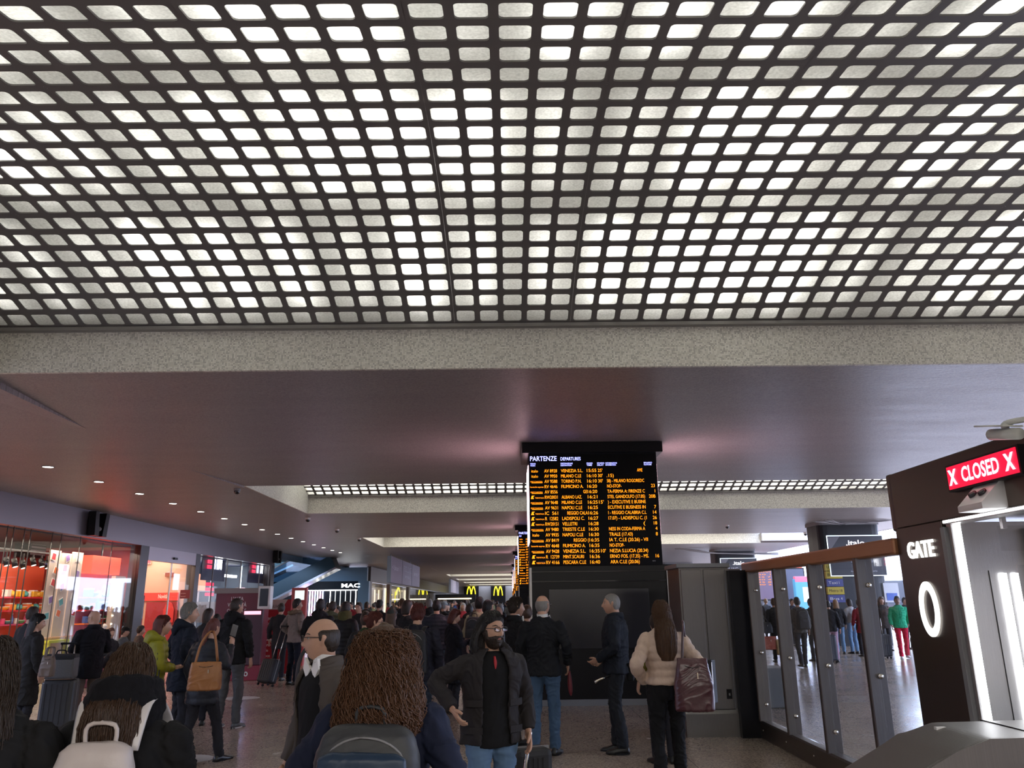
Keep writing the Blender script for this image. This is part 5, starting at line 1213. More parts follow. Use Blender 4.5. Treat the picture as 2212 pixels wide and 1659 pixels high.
# ------------------------------------------------------------------ bags
def backpack(F, label, m, m2=None, w=.30, h=.42, d=.15, zc=1.22, strapm=None, handle=True, flap=False, pk=0., zipper=True):
    s = F.s; p = F.T @ (V((0, -.175-d/2, zc))*s); t = empty('backpack', p, F.yaw, label, 'backpack')
    bm = B(); rg = []
    for z, a, b_ in ((-.5, .86, .8), (-.46, 1, 1), (-.1, 1.02, 1.05), (.25, .96, .95), (.42, .84, .75), (.485, .66, .5), (.5, .45, .3)):
        rg.append([V((w/2*a*math.copysign(abs(cos(q))**.6, cos(q)), d/2*b_*math.copysign(abs(sin(q))**.6, sin(q)), z*h)) for q in [2*pi*k/28 for k in range(28)]])
    loft(bm, rg); obj('main_compartment', remesh(bm, .009, 4, .004), m, t)
    bm = B(); rg = []
    for z, a, b_ in ((-.46, .7, .5), (-.42, .82, .9), (-.1, .84, 1), (.02+pk, .8, .8), (.07+pk, .6, .3)):
        rg.append([V((w/2*a*math.copysign(abs(cos(q))**.6, cos(q)), -d/2+ .035*b_*math.copysign(abs(sin(q))**.6, sin(q))-.005, z*h)) for q in [2*pi*k/28 for k in range(28)]])
    loft(bm, rg); fp = obj('front_pocket', remesh(bm, .007, 3, .003), m2 or m, t)
    bm = B()
    if zipper: tube(bm, [(w*.40*cos(a), -d/2*.62-.02*abs(sin(a)), h*.12+h*.30*sin(a)) for a in [pi*k/10 for k in range(11)]], [.0045]*11, 6, 2); obj('zip', bm, M_grey, t, smooth=True)
    else: bm.free()
    if handle:
        bm = B(); tube(bm, [(-.05, d*.2, h*.44), (-.045, d*.15, h*.5+.05), (.045, d*.15, h*.5+.05), (.05, d*.2, h*.44)], [.008]*4, 8, 4); obj('handle', bm, m, t, smooth=True)
    for sg in (-1, 1):
        bm = B(); k = 1
        tube(bm, [(sg*.09, d/2, h*.38), (sg*.115*s, d/2+.06, .27*1.0), (sg*.125*s, d/2+.17, .265), (sg*.135*s, d/2+.29, .14), (sg*.15, d/2+.24, -.05), (sg*.13, d/2+.02, -h*.4)], [(.028, .006)]*6, 8, 5, ref=(1, 0, 0)); obj('strap', bm, strapm or m, t, smooth=True)
    return t
def suitcase(label, p, rz, m, w=.42, h=.62, d=.26, tilt=0., tele=.42, bag=None):
    t = empty('suitcase', p, rz, label, 'suitcase'); t.rotation_euler = (tilt, 0, rz)
    bm = B(); box(bm, (-w/2, -d/2, .06), (w/2, d/2, .06+h), .045)
    obj('shell', bm, m, t, smooth=False)
    for i in range(5): obj('rib', bx((-w/2+.06+i*(w-.15)/4, -d/2-.006, .12), (-w/2+.075+i*(w-.15)/4, -d/2+.004, h)), m, t)
    obj('zip_line', bx((-w/2-.003, -.008, .1), (w/2+.003, .008, h+.06+.003)), M_grey, t)
    for a in (-1, 1):
        for b_ in (-1, 1):
            bm = B(); tube(bm, [(a*(w/2-.05)-.012, b_*(d/2-.05), .028), (a*(w/2-.05)+.012, b_*(d/2-.05), .028)], [.028, .028], 12, 1, ref=(0, 0, 1)); obj('wheel', bm, M_blackm, t)
    if tele:
        for a in (-.09, .09): b = B(); cyl(b, (a, d*.3, h), (a, d*.3, h+.06+tele), .009, 8); obj('handle_rod', b, MATS['chrome'], t, smooth=True)
        obj('grip', bx((-.11, d*.3-.015, h+.05+tele), (.11, d*.3+.015, h+.08+tele), .008), M_blackm, t)
    return t
def handbag(name, label, p, rz, m, w=.34, h=.27, d=.12, strap=None, top=.8, cat='bag', flat=False, flapm=None):
    t = empty(name, p, rz, label, cat); bm = B(); rg = []
    for z, a, b_ in ((0, .9, .75), (.04, 1, 1), (.5, .98, .95), (.9, top, .6), (1, top*.98, .25)):
        rg.append([V((w/2*a*math.copysign(abs(cos(q))**.5, cos(q)), d/2*b_*math.copysign(abs(sin(q))**.5, sin(q)), z*h)) for q in [2*pi*k/28 for k in range(28)]])
    loft(bm, rg); obj('pouch', remesh(bm, .008, 3, .005), m, t)
    bm = B(); tube(bm, [(-w*.25*top, -d*.31, h*.86), (0, -d*.37, h*.82), (w*.25*top, -d*.31, h*.86)], [.003]*3, 6, 3); obj('zip', bm, M_black, t)
    obj('clasp', bx((w*.1, -d/2-.008, h*.62), (w*.13, -d/2+.0, h*.74)), MATS['chrome'], t)
    if strap:
        for y_ in (-.03, .03):
            bm = B(); tube(bm, [V(q)+V((0, y_*.6, 0)) for q in strap], [(.011, .006)]*len(strap), 8, 4); obj('strap', bm, flapm or m, t, smooth=True)
    return t
D = radians
leather_tan = pm('tan leather', (.30, .12, .035), .38, bump=.15, bs=14); leather_bur = pm('burgundy leather', (.07, .022, .028), .3, bump=.35, bs=9, coat=.15); blk_bag = pm('black bag', (.008, .008, .010), .65, bump=.1, bs=20)
white_lth = pm('white leather', (.52, .46, .43), .4, bump=.2, bs=22); navy_bp = pm('navy nylon', (.010, .028, .06), .45, bump=.5, bs=7); grey_bp = pm('charcoal nylon', (.03, .032, .035), .55, bump=.3, bs=10)
def foot(px, py): p = at(px, py, z=0); return p.x, p.y
def hx(px, d): return at(px, 1340, y=d).x
#@@PLACE
# --- nearest people
# woman at the lower left corner
Pc = person('person with very long dark hair, cut off by the lower left corner', hx(-2, 2.95), 2.95, D(12), 1.60, (.008, .008, .009), 'near black', 'thigh', hair='long', hc='dark', hlen=.46, hback=.07, hwid=1.25, fem=1, vox=.009, w=1.15, hp=.1, face=False, hands=False, pose='pocket')
# woman with scarf over her hair, white backpack
x_ = hx(292, 3.15)
Pw = person('person with dark hair tucked in a thick black scarf carrying a small white backpack', x_, 3.15, D(4), 1.565, (.006, .006, .007), 'deep black', 'thigh', hair='long', hc='darkbrown', hlen=.36, hback=.085, hwid=1.1, scr=1.36, fem=1, vox=.009, w=1.2, puff=0, scarf=cloth('black fleece', (.006, .006, .008), .95, .6, 30), hp=-.1, hands=False, pose='phone', face=False)
bp = backpack(Pw, 'small white leather backpack with a loop handle on the back of the scarfed woman', white_lth, w=.28, h=.33, d=.12, zc=1.235, zipper=False, pk=.1, strapm=pm('white strap', (.6, .57, .56), .4))
# curly haired woman with the blue backpack
x_ = hx(832, 3.35)
Pq = person('person with big curly brown hair in a navy coat, foreground centre', x_, 3.35, D(-3), 1.60, (.010, .014, .035), 'deep navy', 'hip', hair='curly', hc='brown', fem=1, vox=.009, w=1.2, hands=False, face=False, pose='pocket', hlen=.31, hback=.03)
backpack(Pq, 'dark blue and charcoal backpack worn by the curly haired woman', grey_bp, navy_bp, w=.40, h=.42, d=.17, zc=1.18, pk=.24)
# bald man with glasses
x_ = hx(697, 4.5)
Pb = person('balding person in glasses and open grey raincoat walking to the left', x_, 4.6, D(134), 1.64, (.075, .062, .055), 'taupe', 'hip', zb_=.90, trousers=(.008, .008, .009), tname='black', hair='bald', hc='dark', sk=.95, vox=.010, openc=(.5, 1.05), glasses=True, collar=True, shirt=True, pose='down', stride=.35, hy=-.55, w=1.05, hp=-.02, skirtflare=.22)
t = empty('shoulder_bag', Pb.T @ V((.17, -.22, .95)), Pb.yaw, 'black shoulder bag hanging behind the man in the grey raincoat', 'bag'); obj('pouch', bx((-.12, -.08, 0), (.12, .06, .3), .03), blk_bag, t)
b = B(); tube(b, [(0, -.02, .28), (.02, .02, .45), (-.02, .17, .57), (-.03, .30, .45), (0, .25, .1), (0, .05, .05)], [(.022, .005)]*6, 8, 5, ref=(1, 0, 0)); obj('strap', b, blk_bag, t, smooth=True)
# bearded man
x_ = hx(1060, 5.75)
Pm_ = person('bearded person with glasses in a black parka and blue jeans walking towards us', x_, 5.75, D(196), 1.64, (.022, .019, .020), 'charcoal parka', 'hip', trousers=(.10, .17, .27), tname='washed denim', hair='bob', hc='black', hlen=.20, hwid=1.6, sk=.95, vox=.010, openc=(.42, .55), glasses=True, beard='dark', stride=.3, hy=.38, w=1.14, hood=True, puff=0,
   arms=(((.255, -.06, 1.16), (.27, .05, .92)), ((.37, -.08, 1.28), (.31, .12, 1.10))), lean=.03)
for z_, w_ in ((1.16, .12), (.98, .13)):
    for sg in (-1, 1):
        b = B(); s_ = Pm_.s; a0 = pi/2 - sg*.78
        rg = []
        for k in range(7):
            a_ = a0 + (k-3)*.11; rg.append([V((.205*cos(a_)*1.14*r_*s_, .152*sin(a_)*1.1*r_*s_, zz*s_)) for r_, zz in ((.99, z_), (1.03, z_), (1.03, z_-.045), (.99, z_-.05))])
        loft(b, rg); obj('pocket_flap', b, cloth('charcoal parka coat', (.022, .019, .020)), Pm_.root)
b = B(); tube(b, [Pm_.T @ V((.0, .10, 1.36)), Pm_.T @ V((0, .12, 1.32)), Pm_.T @ V((0, .125, 1.28))], [.008, .011, .004], 8, 3); tag(obj('red_lanyard', b, pm('red cloth', (.4, .02, .03), .6), smooth=True), 'small red tie end at the throat of the bearded man', 'tie')
# black bag with handle trailing the bearded man
p = at(1138, 1612, y=6.3); suitcase('black wheeled bag pulled by the bearded man', (p.x+.02, 6.3, 0), D(20), blk_bag, .30, .62, .22, tele=.0)
b = B(); cyl(b, Pm_.T @ V((-.27, .04, .86)), (p.x-.10, 6.2, .10), .011, 8); tag(obj('pull_handle', b, MATS['chrome'], smooth=True), 'slim metal pull handle held by the bearded man', 'handle')
# man in black coat behind him, facing right
x_, y_ = foot(1142, 1628)
person('dark haired person in a black jacket and beige trousers looking right, behind the bearded man', hx(1112, 10.6), 10.6, D(-62), 1.765, (.010, .010, .012), 'black jacket', 'hip', trousers=(.30, .23, .18), tname='beige', hair='short', hc='dark', sk=1., vox=.012, shirt=True, collar=True, w=1.08, hy=-.12)
# balding man seen from behind
x_, y_ = foot(1178, 1633)
Pg = person('balding person in a black blazer and blue jeans seen from behind under the departure board', x_, y_, D(-16), 1.79, (.009, .010, .013), 'black blazer', 'hip', trousers=(.055, .10, .17), tname='blue denim', hair='bald', hc='grey', sk=1.05, vox=.011, stride=.22, shirt=True, glasses=True, hy=-.28, w=1.14, wr=.15, arms=(((.25, -.02, 1.17), (.20, .10, .95)), ((.27, -.04, 1.17), (.27, .10, .97))))
t = empty('umbrella', Pg.T @ V((.28, .14, .70)), 0, 'folded dark red umbrella in the hand of the balding man in jeans', 'umbrella'); b = B(); tube(b, [(0, 0, .22), (.005, 0, .1), (.01, 0, 0), (.015, 0, -.06)], [.014, .028, .026, .008], 10, 3); obj('canopy', b, pm('dark red nylon', (.14, .012, .02), .4), t, smooth=True); b = B(); cyl(b, (0, 0, .22), (0, 0, .3), .01, 8); obj('grip', b, M_black, t)
# security man facing left
x_, y_ = foot(1340, 1627)
Ps = person('grey haired person in a dark navy work uniform facing left beneath the board', x_, y_, D(78), 1.80, (.012, .015, .022), 'navy uniform', 'hip', trousers=(.018, .02, .024), tname='charcoal work', hair='crop', hc='grey', sk=1.0, vox=.011, collar=True, hy=.05, w=1.2, arms=(((.24, -.01, 1.15), (.12, .2, 1.02)), ((.24, -.01, 1.15), (.12, .18, 1.0))), stride=.1)
t = empty('torch', at(1290, 1470, y=y_-.15), 0, 'small silver torch hanging at the belt of the uniformed man', 'torch'); b = B(); tube(b, [(-.03, 0, -.02), (.03, 0, .01), (.09, 0, .03)], [.02, .014, .014], 12, 2); obj('barrel', b, MATS['chrome'], t, smooth=True); b = B(); tube(b, [(.08, 0, .03), (.2, 0, .07)], [.013, .013], 10, 1); obj('handle', b, M_black, t)
t = empty('belt_pouch', Ps.T @ V((.0, -.155, .80)), Ps.yaw, 'dark pouch hanging over the hip of the uniformed man', 'pouch'); obj('pouch', bx((-.09, -.05, 0), (.09, .03, .2), .015), cloth('pouch', (.018, .018, .02)), t)
# woman in the beige puffer
x_ = hx(1430, 7.85)
Pp = person('person with long brown hair in a short beige quilted jacket and black trousers', x_, 7.85, D(2), 1.70, (.50, .38, .30), 'beige quilted', 'waist', trousers=(.006, .006, .007), tname='black slim', hair='long', hc='brown', hlen=.44, hback=.09, fem=1, vox=.0085, puff=1, hands=False, face=False, w=.98, wr=.5, stride=.08,
   arms=(((.31, -.12, 1.16), (.19, .08, 1.0)), ((.31, -.12, 1.16), (.20, .08, 1.0))))
handbag('shoulder_bag', 'large glossy burgundy leather bag on the shoulder of the woman in beige', Pp.T @ V((.20, -.25, .74)), D(-12), leather_bur, .36, .46, .15, strap=[(-.09, 0, .42), (-.075, .03, .60), (-.06, .06, .74), (-.06, .17, .78), (-.05, .2, .62)], top=.78, flapm=pm('burgundy strap', (.05, .02, .025), .35))
t = empty('briefcase', (at(1512, 1530, y=8.6).x, 8.6, .70), D(-35), 'upright black briefcase with a pale edge behind the burgundy bag', 'briefcase'); obj('case', bx((-.18, -.05, 0), (.18, .06, .42), .012), blk_bag, t); obj('edge_piping', bx((.178, -.056, .01), (.184, -.05, .40)), MATS['chrome'], t); b = B(); tube(b, [(-.06, 0, .41), (-.05, 0, .46), (.05, 0, .46), (.06, 0, .41)], [.008]*4, 8, 4); obj('handle', b, M_blackm, t)
Pd = person('person in an olive yellow jacket mostly hidden behind the woman in beige', hx(1418, 9.3), 9.3, D(10), 1.56, (.15, .12, .02), 'olive yellow', 'hip', hair='short', hc='dark', vox=.02, face=False, hands=True)
b = B(); tube(b, [(at(1512, 1530, y=8.6).x, 8.6, 1.1), (at(1503, 1530, y=8.5).x, 8.4, 1.25), Pp.T @ V((.19, .05, 1.44))], [.006]*3, 6, 4); BS = obj('strap', b, blk_bag, t); BS.matrix_parent_inverse = (Matrix.Translation(t.location) @ Matrix.Rotation(t.rotation_euler.z, 4, 'Z')).inverted()
# --- left group
Py = person('person with a brown bob in a mustard yellow puffer coat looking right', hx(341, 9.6), 9.6, D(-58), 1.60, (.22, .21, .012), 'mustard puffer', 'hip', hair='bob', hc='redbrown', hlen=.14, fem=1, vox=.0104, puff=1, hood=True, pose='folded', w=.95, lean=.06, nostr=True)
handbag('handbag', 'small black bag hanging at the side of the woman in mustard yellow', Py.T @ V((.20, -.02, .68)), D(-40), blk_bag, .26, .22, .1, strap=[(-.1, 0, .2), (-.08, .02, .5), (.02, .03, .55), (.1, 0, .2)])
x_, y_ = foot(425, 1578)
person('grey haired heavy person in a long navy hooded jacket looking right at the queue', hx(404, 10.3), 10.3, D(-50), 1.74, (.008, .011, .020), 'dark navy anorak', 'thigh', trousers=(.012, .012, .016), hair='short', hc='grey', vox=.012, hood=True, w=1.2, pose='pocket', hy=-.2)
Pt = person('person in a slate blue coat walking with a tan bag and a raised phone', hx(440, 9.4), 9.55, D(-20), 1.56, (.018, .020, .028), 'slate blue puffer', 'thigh', hair='tail', hc='redbrown', fem=1, vox=.0104, puff=1, pose='up', stride=.75, lean=.12, w=1.08, furc=None, hlen=.34, hp=-.2, face=False, trousers=(.01, .01, .014))
handbag('shoulder_bag', 'tan leather bag on the back of the woman in dark blue', (at(441, 1490, y=9.15).x, 9.15, at(441, 1492, y=9.15).z), D(8), leather_tan, .36, .30, .13, strap=[(-.12, 0, .28), (-.08, .05, .50), (.02, .12, .62), (.1, .08, .3)], top=.9)
p = Pt.T @ Pt.arm[1][2]; t = empty('phone', (p.x, p.y+.02, p.z+.1), 0, 'thin phone held up by the woman with the tan bag', 'phone'); obj('body', bx((-.035, 0, 0), (.035, .008, .14), .003), M_grey, t, rot=(.3, .3, 0)); obj('screen', bx((-.03, .008, .005), (.03, .009, .13)), M_glossblack, t, rot=(.3, .3, 0))
x_, y_ = foot(488, 1574)
person('tall shaven headed person in black jacket and grey jeans facing the red kiosk', x_, y_, D(-14), 1.82, (.009, .009, .010), 'black hooded', 'hip', trousers=(.085, .085, .09), tname='grey denim', shoes=(.06, .06, .065), hair='crop', hc='dark', vox=.012, hood=True, w=1.12, stride=.18, hy=-.3, face=False)
x_, y_ = foot(175, 1570)
Po = person('bald elderly person in glasses, black jacket and beige trousers waiting by the gift shop', x_, y_, D(48), 1.66, (.006, .006, .009), 'black short coat', 'thigh', trousers=(.14, .11, .095), tname='fawn', hair=None, hc='white', sk=1.05, vox=.012, glasses=True, pose='folded', w=1.15, hy=.5, collar=True, hp=-.15)
x_, y_ = foot(76, 1600)
Ph = person('person in a long charcoal coat with long dark hair beside the large suitcase', hx(78, 11.3), 11.3, D(-40), 1.62, (.016, .015, .015), 'charcoal long', 'knee', hair='long', hc='black', hlen=.3, fem=1, vox=.0115, w=1.1, hy=-.25, hp=-.15)
handbag('handbag', 'pale brown handbag hanging from the woman in the charcoal coat', (at(101, 1455, y=11.0).x, 11.0, at(101, 1462, y=11).z), 0, pm('pale brown leather', (.13, .09, .07), .45), .2, .26, .1, strap=[(-.05, 0, .24), (-.04, .02, .36), (.04, .02, .36), (.05, 0, .24)])
suitcase('large grey suitcase standing between the two people at the left', (at(118, 1583, z=0).x, at(118, 1583, z=0).y, 0), D(10), pm('graphite shell', (.045, .045, .05), .4), .44, .66, .30, tele=.48)
p = at(118, 1583, z=0); t = empty('laptop_bag', (p.x, p.y-.10, .735), D(6), 'grey laptop bag with a black top resting on the large suitcase', 'bag'); obj('case', bx((-.23, -.1, 0), (.23, .1, .30), .03), pm('mid grey fabric', (.12, .12, .125), .7, bump=.2, bs=40), t); obj('dark_top', bx((-.225, -.104, .24), (.225, .104, .335), .03), blk_bag, t); b = B(); tube(b, [(-.07, 0, .33), (-.05, 0, .38), (.05, 0, .38), (.07, 0, .33)], [.01]*4, 8, 4); obj('handle', b, M_blackm, t)
person('dark haired person half hidden behind the woman in the charcoal coat', hx(66, 13.0), 13.0, D(-20), 1.72, (.02, .02, .022), 'black plain', 'hip', hair='short', hc='dark', vox=.02, face=False)
person('person with a small dark bun behind the grey haired man', hx(468, 12.6), 12.6, D(10), 1.58, (.012, .012, .014), 'black plain', 'hip', hair='bun', hc='black', vox=.018, face=False, fem=1)
person('dark haired person just left of the kiosk, between the queueing heads', hx(448, 14.3), 14.3, D(-30), 1.66, (.014, .012, .014), 'black plain', 'hip', hair='bob', hc='dark', vox=.018, face=False, fem=1)
# people sitting on the shop sill
for i, (px, hcol, cc, cn, lb) in enumerate(((232, 'auburn', (.03, .03, .035), 'shiny black', 'seated person with long auburn hair by the gift shop window'), (262, 'black', (.10, .11, .12), 'grey jacket', 'seated person in a dark cap by the gift shop window'), (296, 'dark', (.10, .07, .06), 'brown jacket', 'seated person in a brown jacket beside the dark pillar'))):
    p = at(px, 1420, y=18.6+i*.9)
    person(lb, p.x, p.y, D(-120+i*30), 1.62, cc, cn, 'hip', hair='long' if i == 0 else 'short', hc=hcol, vox=.018, sit=True, pose='folded', fem=int(i == 0), cap=M_blackm if i == 1 else None, face=False, hands=True, zoff=.32)
    tag(obj('low_seat', bx((p.x-.3, p.y-.3, 0), (p.x+.3, p.y+.3, .40), .02), pm('seat red', (.16, .02, .03), .5)), 'low red seat block under the %s seated person' % ('left', 'middle', 'right')[i], 'seat', 'seat blocks by the window')
# --- middle distance
x_, y_ = foot(630, 1479)
person('person in a beige jacket with a fur trimmed hood beside the red banner', x_, y_, D(-35), 1.83, (.20, .165, .145), 'stone beige', 'hip', trousers=(.010, .013, .022), tname='navy', hair='short', hc='black', sk=.8, vox=.013, furc=pm('tan fur', (.16, .11, .07), .9, bump=.8, bs=40), w=1.05, hy=-.45, pose='pocket')
person('dark figure just left of the beige jacket with the fur trim', hx(606, 19.5), 19.5, D(0), 1.74, (.012, .014, .018), 'black plain', 'thigh', hair='short', hc='dark', vox=.02, face=False)
suitcase('small black wheeled suitcase tilted by its long handle beside the red banner', (at(572, 1484, z=0).x, at(572, 1484, z=0).y, .02), D(-30), blk_bag, .40, .50, .24, tilt=D(-18), tele=.75)
person('person with short dark hair and glasses in a dark green hooded coat, behind the raincoat', hx(806, 9.0), 9.0, D(-58), 1.62, (.016, .034, .012), 'forest green', 'hip', hair='bun', hc='redbrown', fem=1, sk=1.05, vox=.0112, hood=True, glasses=True, w=1.15, hy=-.3, hp=-.1)
Pk = person('person in a dark navy jacket carrying a large black backpack', hx(902, 9.9), 9.9, D(-6), 1.70, (.014, .014, .024), 'ink navy', 'hip', trousers=(.02, .028, .045), tname='dark denim', hair='short', hc='redbrown', vox=.012, w=1.22, face=False, stride=.2)
backpack(Pk, 'large black backpack with a small white badge on the person in dark navy', blk_bag, w=.36, h=.50, d=.18, zc=1.20)
Pf = person('person with an auburn bob in a dark coat reading a phone beside the bearded man', hx(980, 13.5), 13.5, D(-60), 1.60, (.008, .009, .014), 'midnight long', 'knee', hair='bob', hc='redbrown', hlen=.15, fem=1, vox=.0115, pose='phone', hp=-.35, w=1.12, hy=-.15, nostr=True)
p = Pf.T @ Pf.arm[1][2]; t = empty('phone', (p.x+.05, p.y, p.z+.02), D(-60), 'pale pink phone held by the woman with the auburn bob', 'phone'); obj('body', bx((-.04, -.02, 0), (.04, .12, .012), .003), pm('pink phone', (.5, .3, .28), .4), t, rot=(.5, 0, 0)); obj('screen', bx((-.034, -.015, .012), (.034, .115, .013)), emis('phone glow', (.8, .8, .85), .6), t, rot=(.5, 0, 0))
mid = [ # px, depth, yaw, h, colour, name, length, hair, haircolour, extras, label
 (690, 15.5, -5, 1.80, (.012, .012, .014), 'black wool', 'hip', 'short', 'black', dict(w=1.2, hood=True), 'broad person in a black hooded coat seen from behind, left of the raincoat man\'s head'),
 (716, 17.5, -20, 1.76, (.07, .08, .045), 'olive', 'hip', 'short', 'dark', dict(hood=True), 'person in an olive jacket next to the broad black hooded coat'),
 (745, 14.5, -15, 1.74, (.012, .012, .014), 'black down', 'hip', 'short', 'black', dict(puff=1, scarf=cloth('olive scarf', (.09, .085, .035), .9)), 'person in a black down jacket with an olive scarf'),
 (775, 19, 160, 1.74, (.02, .02, .022), 'black plain', 'hip', 'short', 'dark', dict(face=True), 'dark haired person facing us between the down jacket and the green coat'),
 (845, 12.5, -20, 1.64, (.010, .010, .012), 'black plain', 'hip', 'long', 'brown', dict(fem=1, cap=cloth('grey wool cap', (.05, .055, .05), .9)), 'person in a grey peaked cap with fair hair under it, right of the green coat'),
 (878, 14.0, -50, 1.76, (.010, .010, .012), 'black plain', 'thigh', 'bob', 'dark', dict(fem=1, hlen=.12), 'person with a brown bob looking right above the large black backpack'),
 (943, 15.5, 0, 1.76, (.020, .024, .035), 'steel blue down', 'hip', 'short', 'black', dict(puff=1, w=1.2, trousers=(.10, .13, .17), tname='pale denim'), 'person in a steel blue down jacket with pale jeans seen from behind'),
 (958, 22, -45, 1.74, (.02, .022, .03), 'black plain', 'hip', 'crop', 'grey', dict(cap=cloth('pale grey cap', (.25, .28, .3), .9)), 'person in a pale grey baseball cap'),
 (1035, 15.0, -20, 1.80, (.42, .38, .24), 'cream', 'hip', 'short', 'black', dict(w=1.05), 'tall person in a cream jacket with a grey backpack'),
 (1052, 13.5, -50, 1.74, (.03, .025, .025), 'brown plain', 'hip', 'short', 'black', dict(face=True), 'curly dark haired person just right of the cream jacket'),
 (1014, 17.5, 10, 1.68, (.03, .022, .02), 'brown plain', 'hip', 'short', 'black', dict(hood=True), 'person in a dark brown jacket left of the cream jacket'),
 (1000, 25, -170, 1.70, (.45, .04, .05), 'red', 'hip', 'bob', 'white', dict(fem=1), 'person in a bright red coat with a pale hat deep in the crowd'),
 (790, 11.5, 0, 1.60, (.012, .012, .014), 'black plain', 'hip', 'short', 'dark', dict(), 'person in black right behind the green coat'),
 (868, 21, 30, 1.84, (.02, .02, .022), 'black plain', 'hip', 'crop', 'brown', dict(), 'very tall person with cropped hair in the crowd'),
 (818, 21, -30, 1.80, (.012, .012, .014), 'black plain', 'hip', 'short', 'black', dict(), 'person with a round dark head below the shopfront lights'),
 (1138, 12.0, -10, 1.66, (.35, .02, .03), 'scarlet', 'hip', 'short', 'brown', dict(), 'person in a scarlet jacket showing behind the man looking right'),
]
for px, d_, ya_, h_, c_, cn, cl, ha, hcl, ex, lb in mid:
    e = dict(vox=.016, face=False); e.update(ex); q = person(lb, hx(px, d_), d_, D(ya_), h_, c_, cn, cl, hair=ha, hc=hcl, **e)
    if px == 1035: backpack(q, 'grey backpack on the cream jacket', grey_bp, w=.32, h=.46, d=.15, zc=1.2)
# --- platform side, seen through the fence
right = [
 (1955, 1423, 165, 1.74, (.03, .42, .22), 'bright green', 'hip', 'short', 'black', dict(face=True, trousers=(.55, .015, .05), tname='red', shoes=(.6, .6, .6), stride=.25, sk=.6, pose='trolley', w=1.05, vox=.014), 'person in a bright green hoodie and red trousers walking with a trolley'),
 (1918, 1405, 175, 1.72, (.05, .045, .045), 'brown plain', 'thigh', 'curly', 'brown', dict(fem=1), 'person with curly brown hair just behind the green hoodie'),
 (1848, 1412, 20, 1.68, (.40, .40, .42), 'striped pale', 'waist', 'bob', 'dark', dict(fem=1, trousers=(.16, .27, .42), tname='light denim', hlen=.12, pose='folded'), 'person in a pale top and flared light blue jeans with a black shoulder bag'),
 (1818, 1413, -10, 1.66, (.010, .010, .012), 'black plain', 'hip', 'long', 'fair', dict(fem=1, trousers=(.16, .27, .42), tname='light denim'), 'person with long fair hair in a black coat and light jeans'),
 (1803, 1430, -20, 1.64, (.010, .010, .012), 'black plain', 'hip', 'short', 'black', dict(fem=1, trousers=(.5, .33, .42), tname='pale pink'), 'person in pale pink trousers half hidden by a fence post'),
 (1737, 1442, 0, 1.74, (.08, .075, .07), 'grey anorak', 'hip', 'short', 'black', dict(trousers=(.03, .028, .028), stride=.35), 'person in a grey jacket with a black backpack behind the third fence pane'),
 (1765, 1428, 10, 1.70, (.010, .010, .012), 'black plain', 'thigh', 'short', 'dark', dict(), 'dark coated person right of the grey jacket with the backpack'),
 (1684, 1430, -10, 1.72, (.02, .018, .018), 'black plain', 'thigh', 'short', 'brown', dict(), 'dark coated person holding shopping bags behind the second fence post'),
 (1645, 1395, 0, 1.76, (.012, .012, .014), 'black plain', 'hip', 'crop', 'grey', dict(hood=True), 'grey haired person in a dark jacket behind the first fence posts'),
 (1611, 1405, 20, 1.70, (.05, .045, .03), 'brown plain', 'hip', 'long', 'fair', dict(fem=1), 'person with fair hair and a dark backpack left of the first fence post'),
 (1606, 1484, 10, 1.62, (.10, .045, .04), 'rust', 'thigh', 'short', 'dark', dict(), 'person in a rust coloured coat close behind the left end of the fence'),
 (1720, 1395, 190, 1.70, (.03, .04, .07), 'blue plain', 'hip', 'short', 'dark', dict(face=True), 'person looking our way left of the dark coated ones'),
 (1700, 1385, 0, 1.72, (.012, .012, .014), 'black plain', 'hip', 'long', 'black', dict(fem=1), 'person with long black hair deep behind the fence'),
 (1628, 1385, 30, 1.74, (.012, .012, .014), 'black plain', 'hip', 'short', 'black', dict(), 'dark haired person deep behind the first fence pane'),
 (1662, 1380, -30, 1.72, (.10, .12, .15), 'pale blue grey', 'hip', 'short', 'fair', dict(), 'person in a pale blue grey jacket deep behind the second pane'),
 (1795, 1392, 15, 1.76, (.012, .012, .014), 'black plain', 'hip', 'short', 'dark', dict(cap=cloth('white cap', (.5, .5, .52), .9)), 'person in a white cap behind the fair haired ones'),
 (1870, 1418, 0, 1.66, (.22, .02, .03), 'crimson', 'thigh', 'short', 'dark', dict(), 'person in a crimson jacket behind the striped top'),
 (1968, 1402, 200, 1.70, (.02, .02, .025), 'black plain', 'hip', 'short', 'dark', dict(), 'dark person at the right edge of the green hoodie'),
]
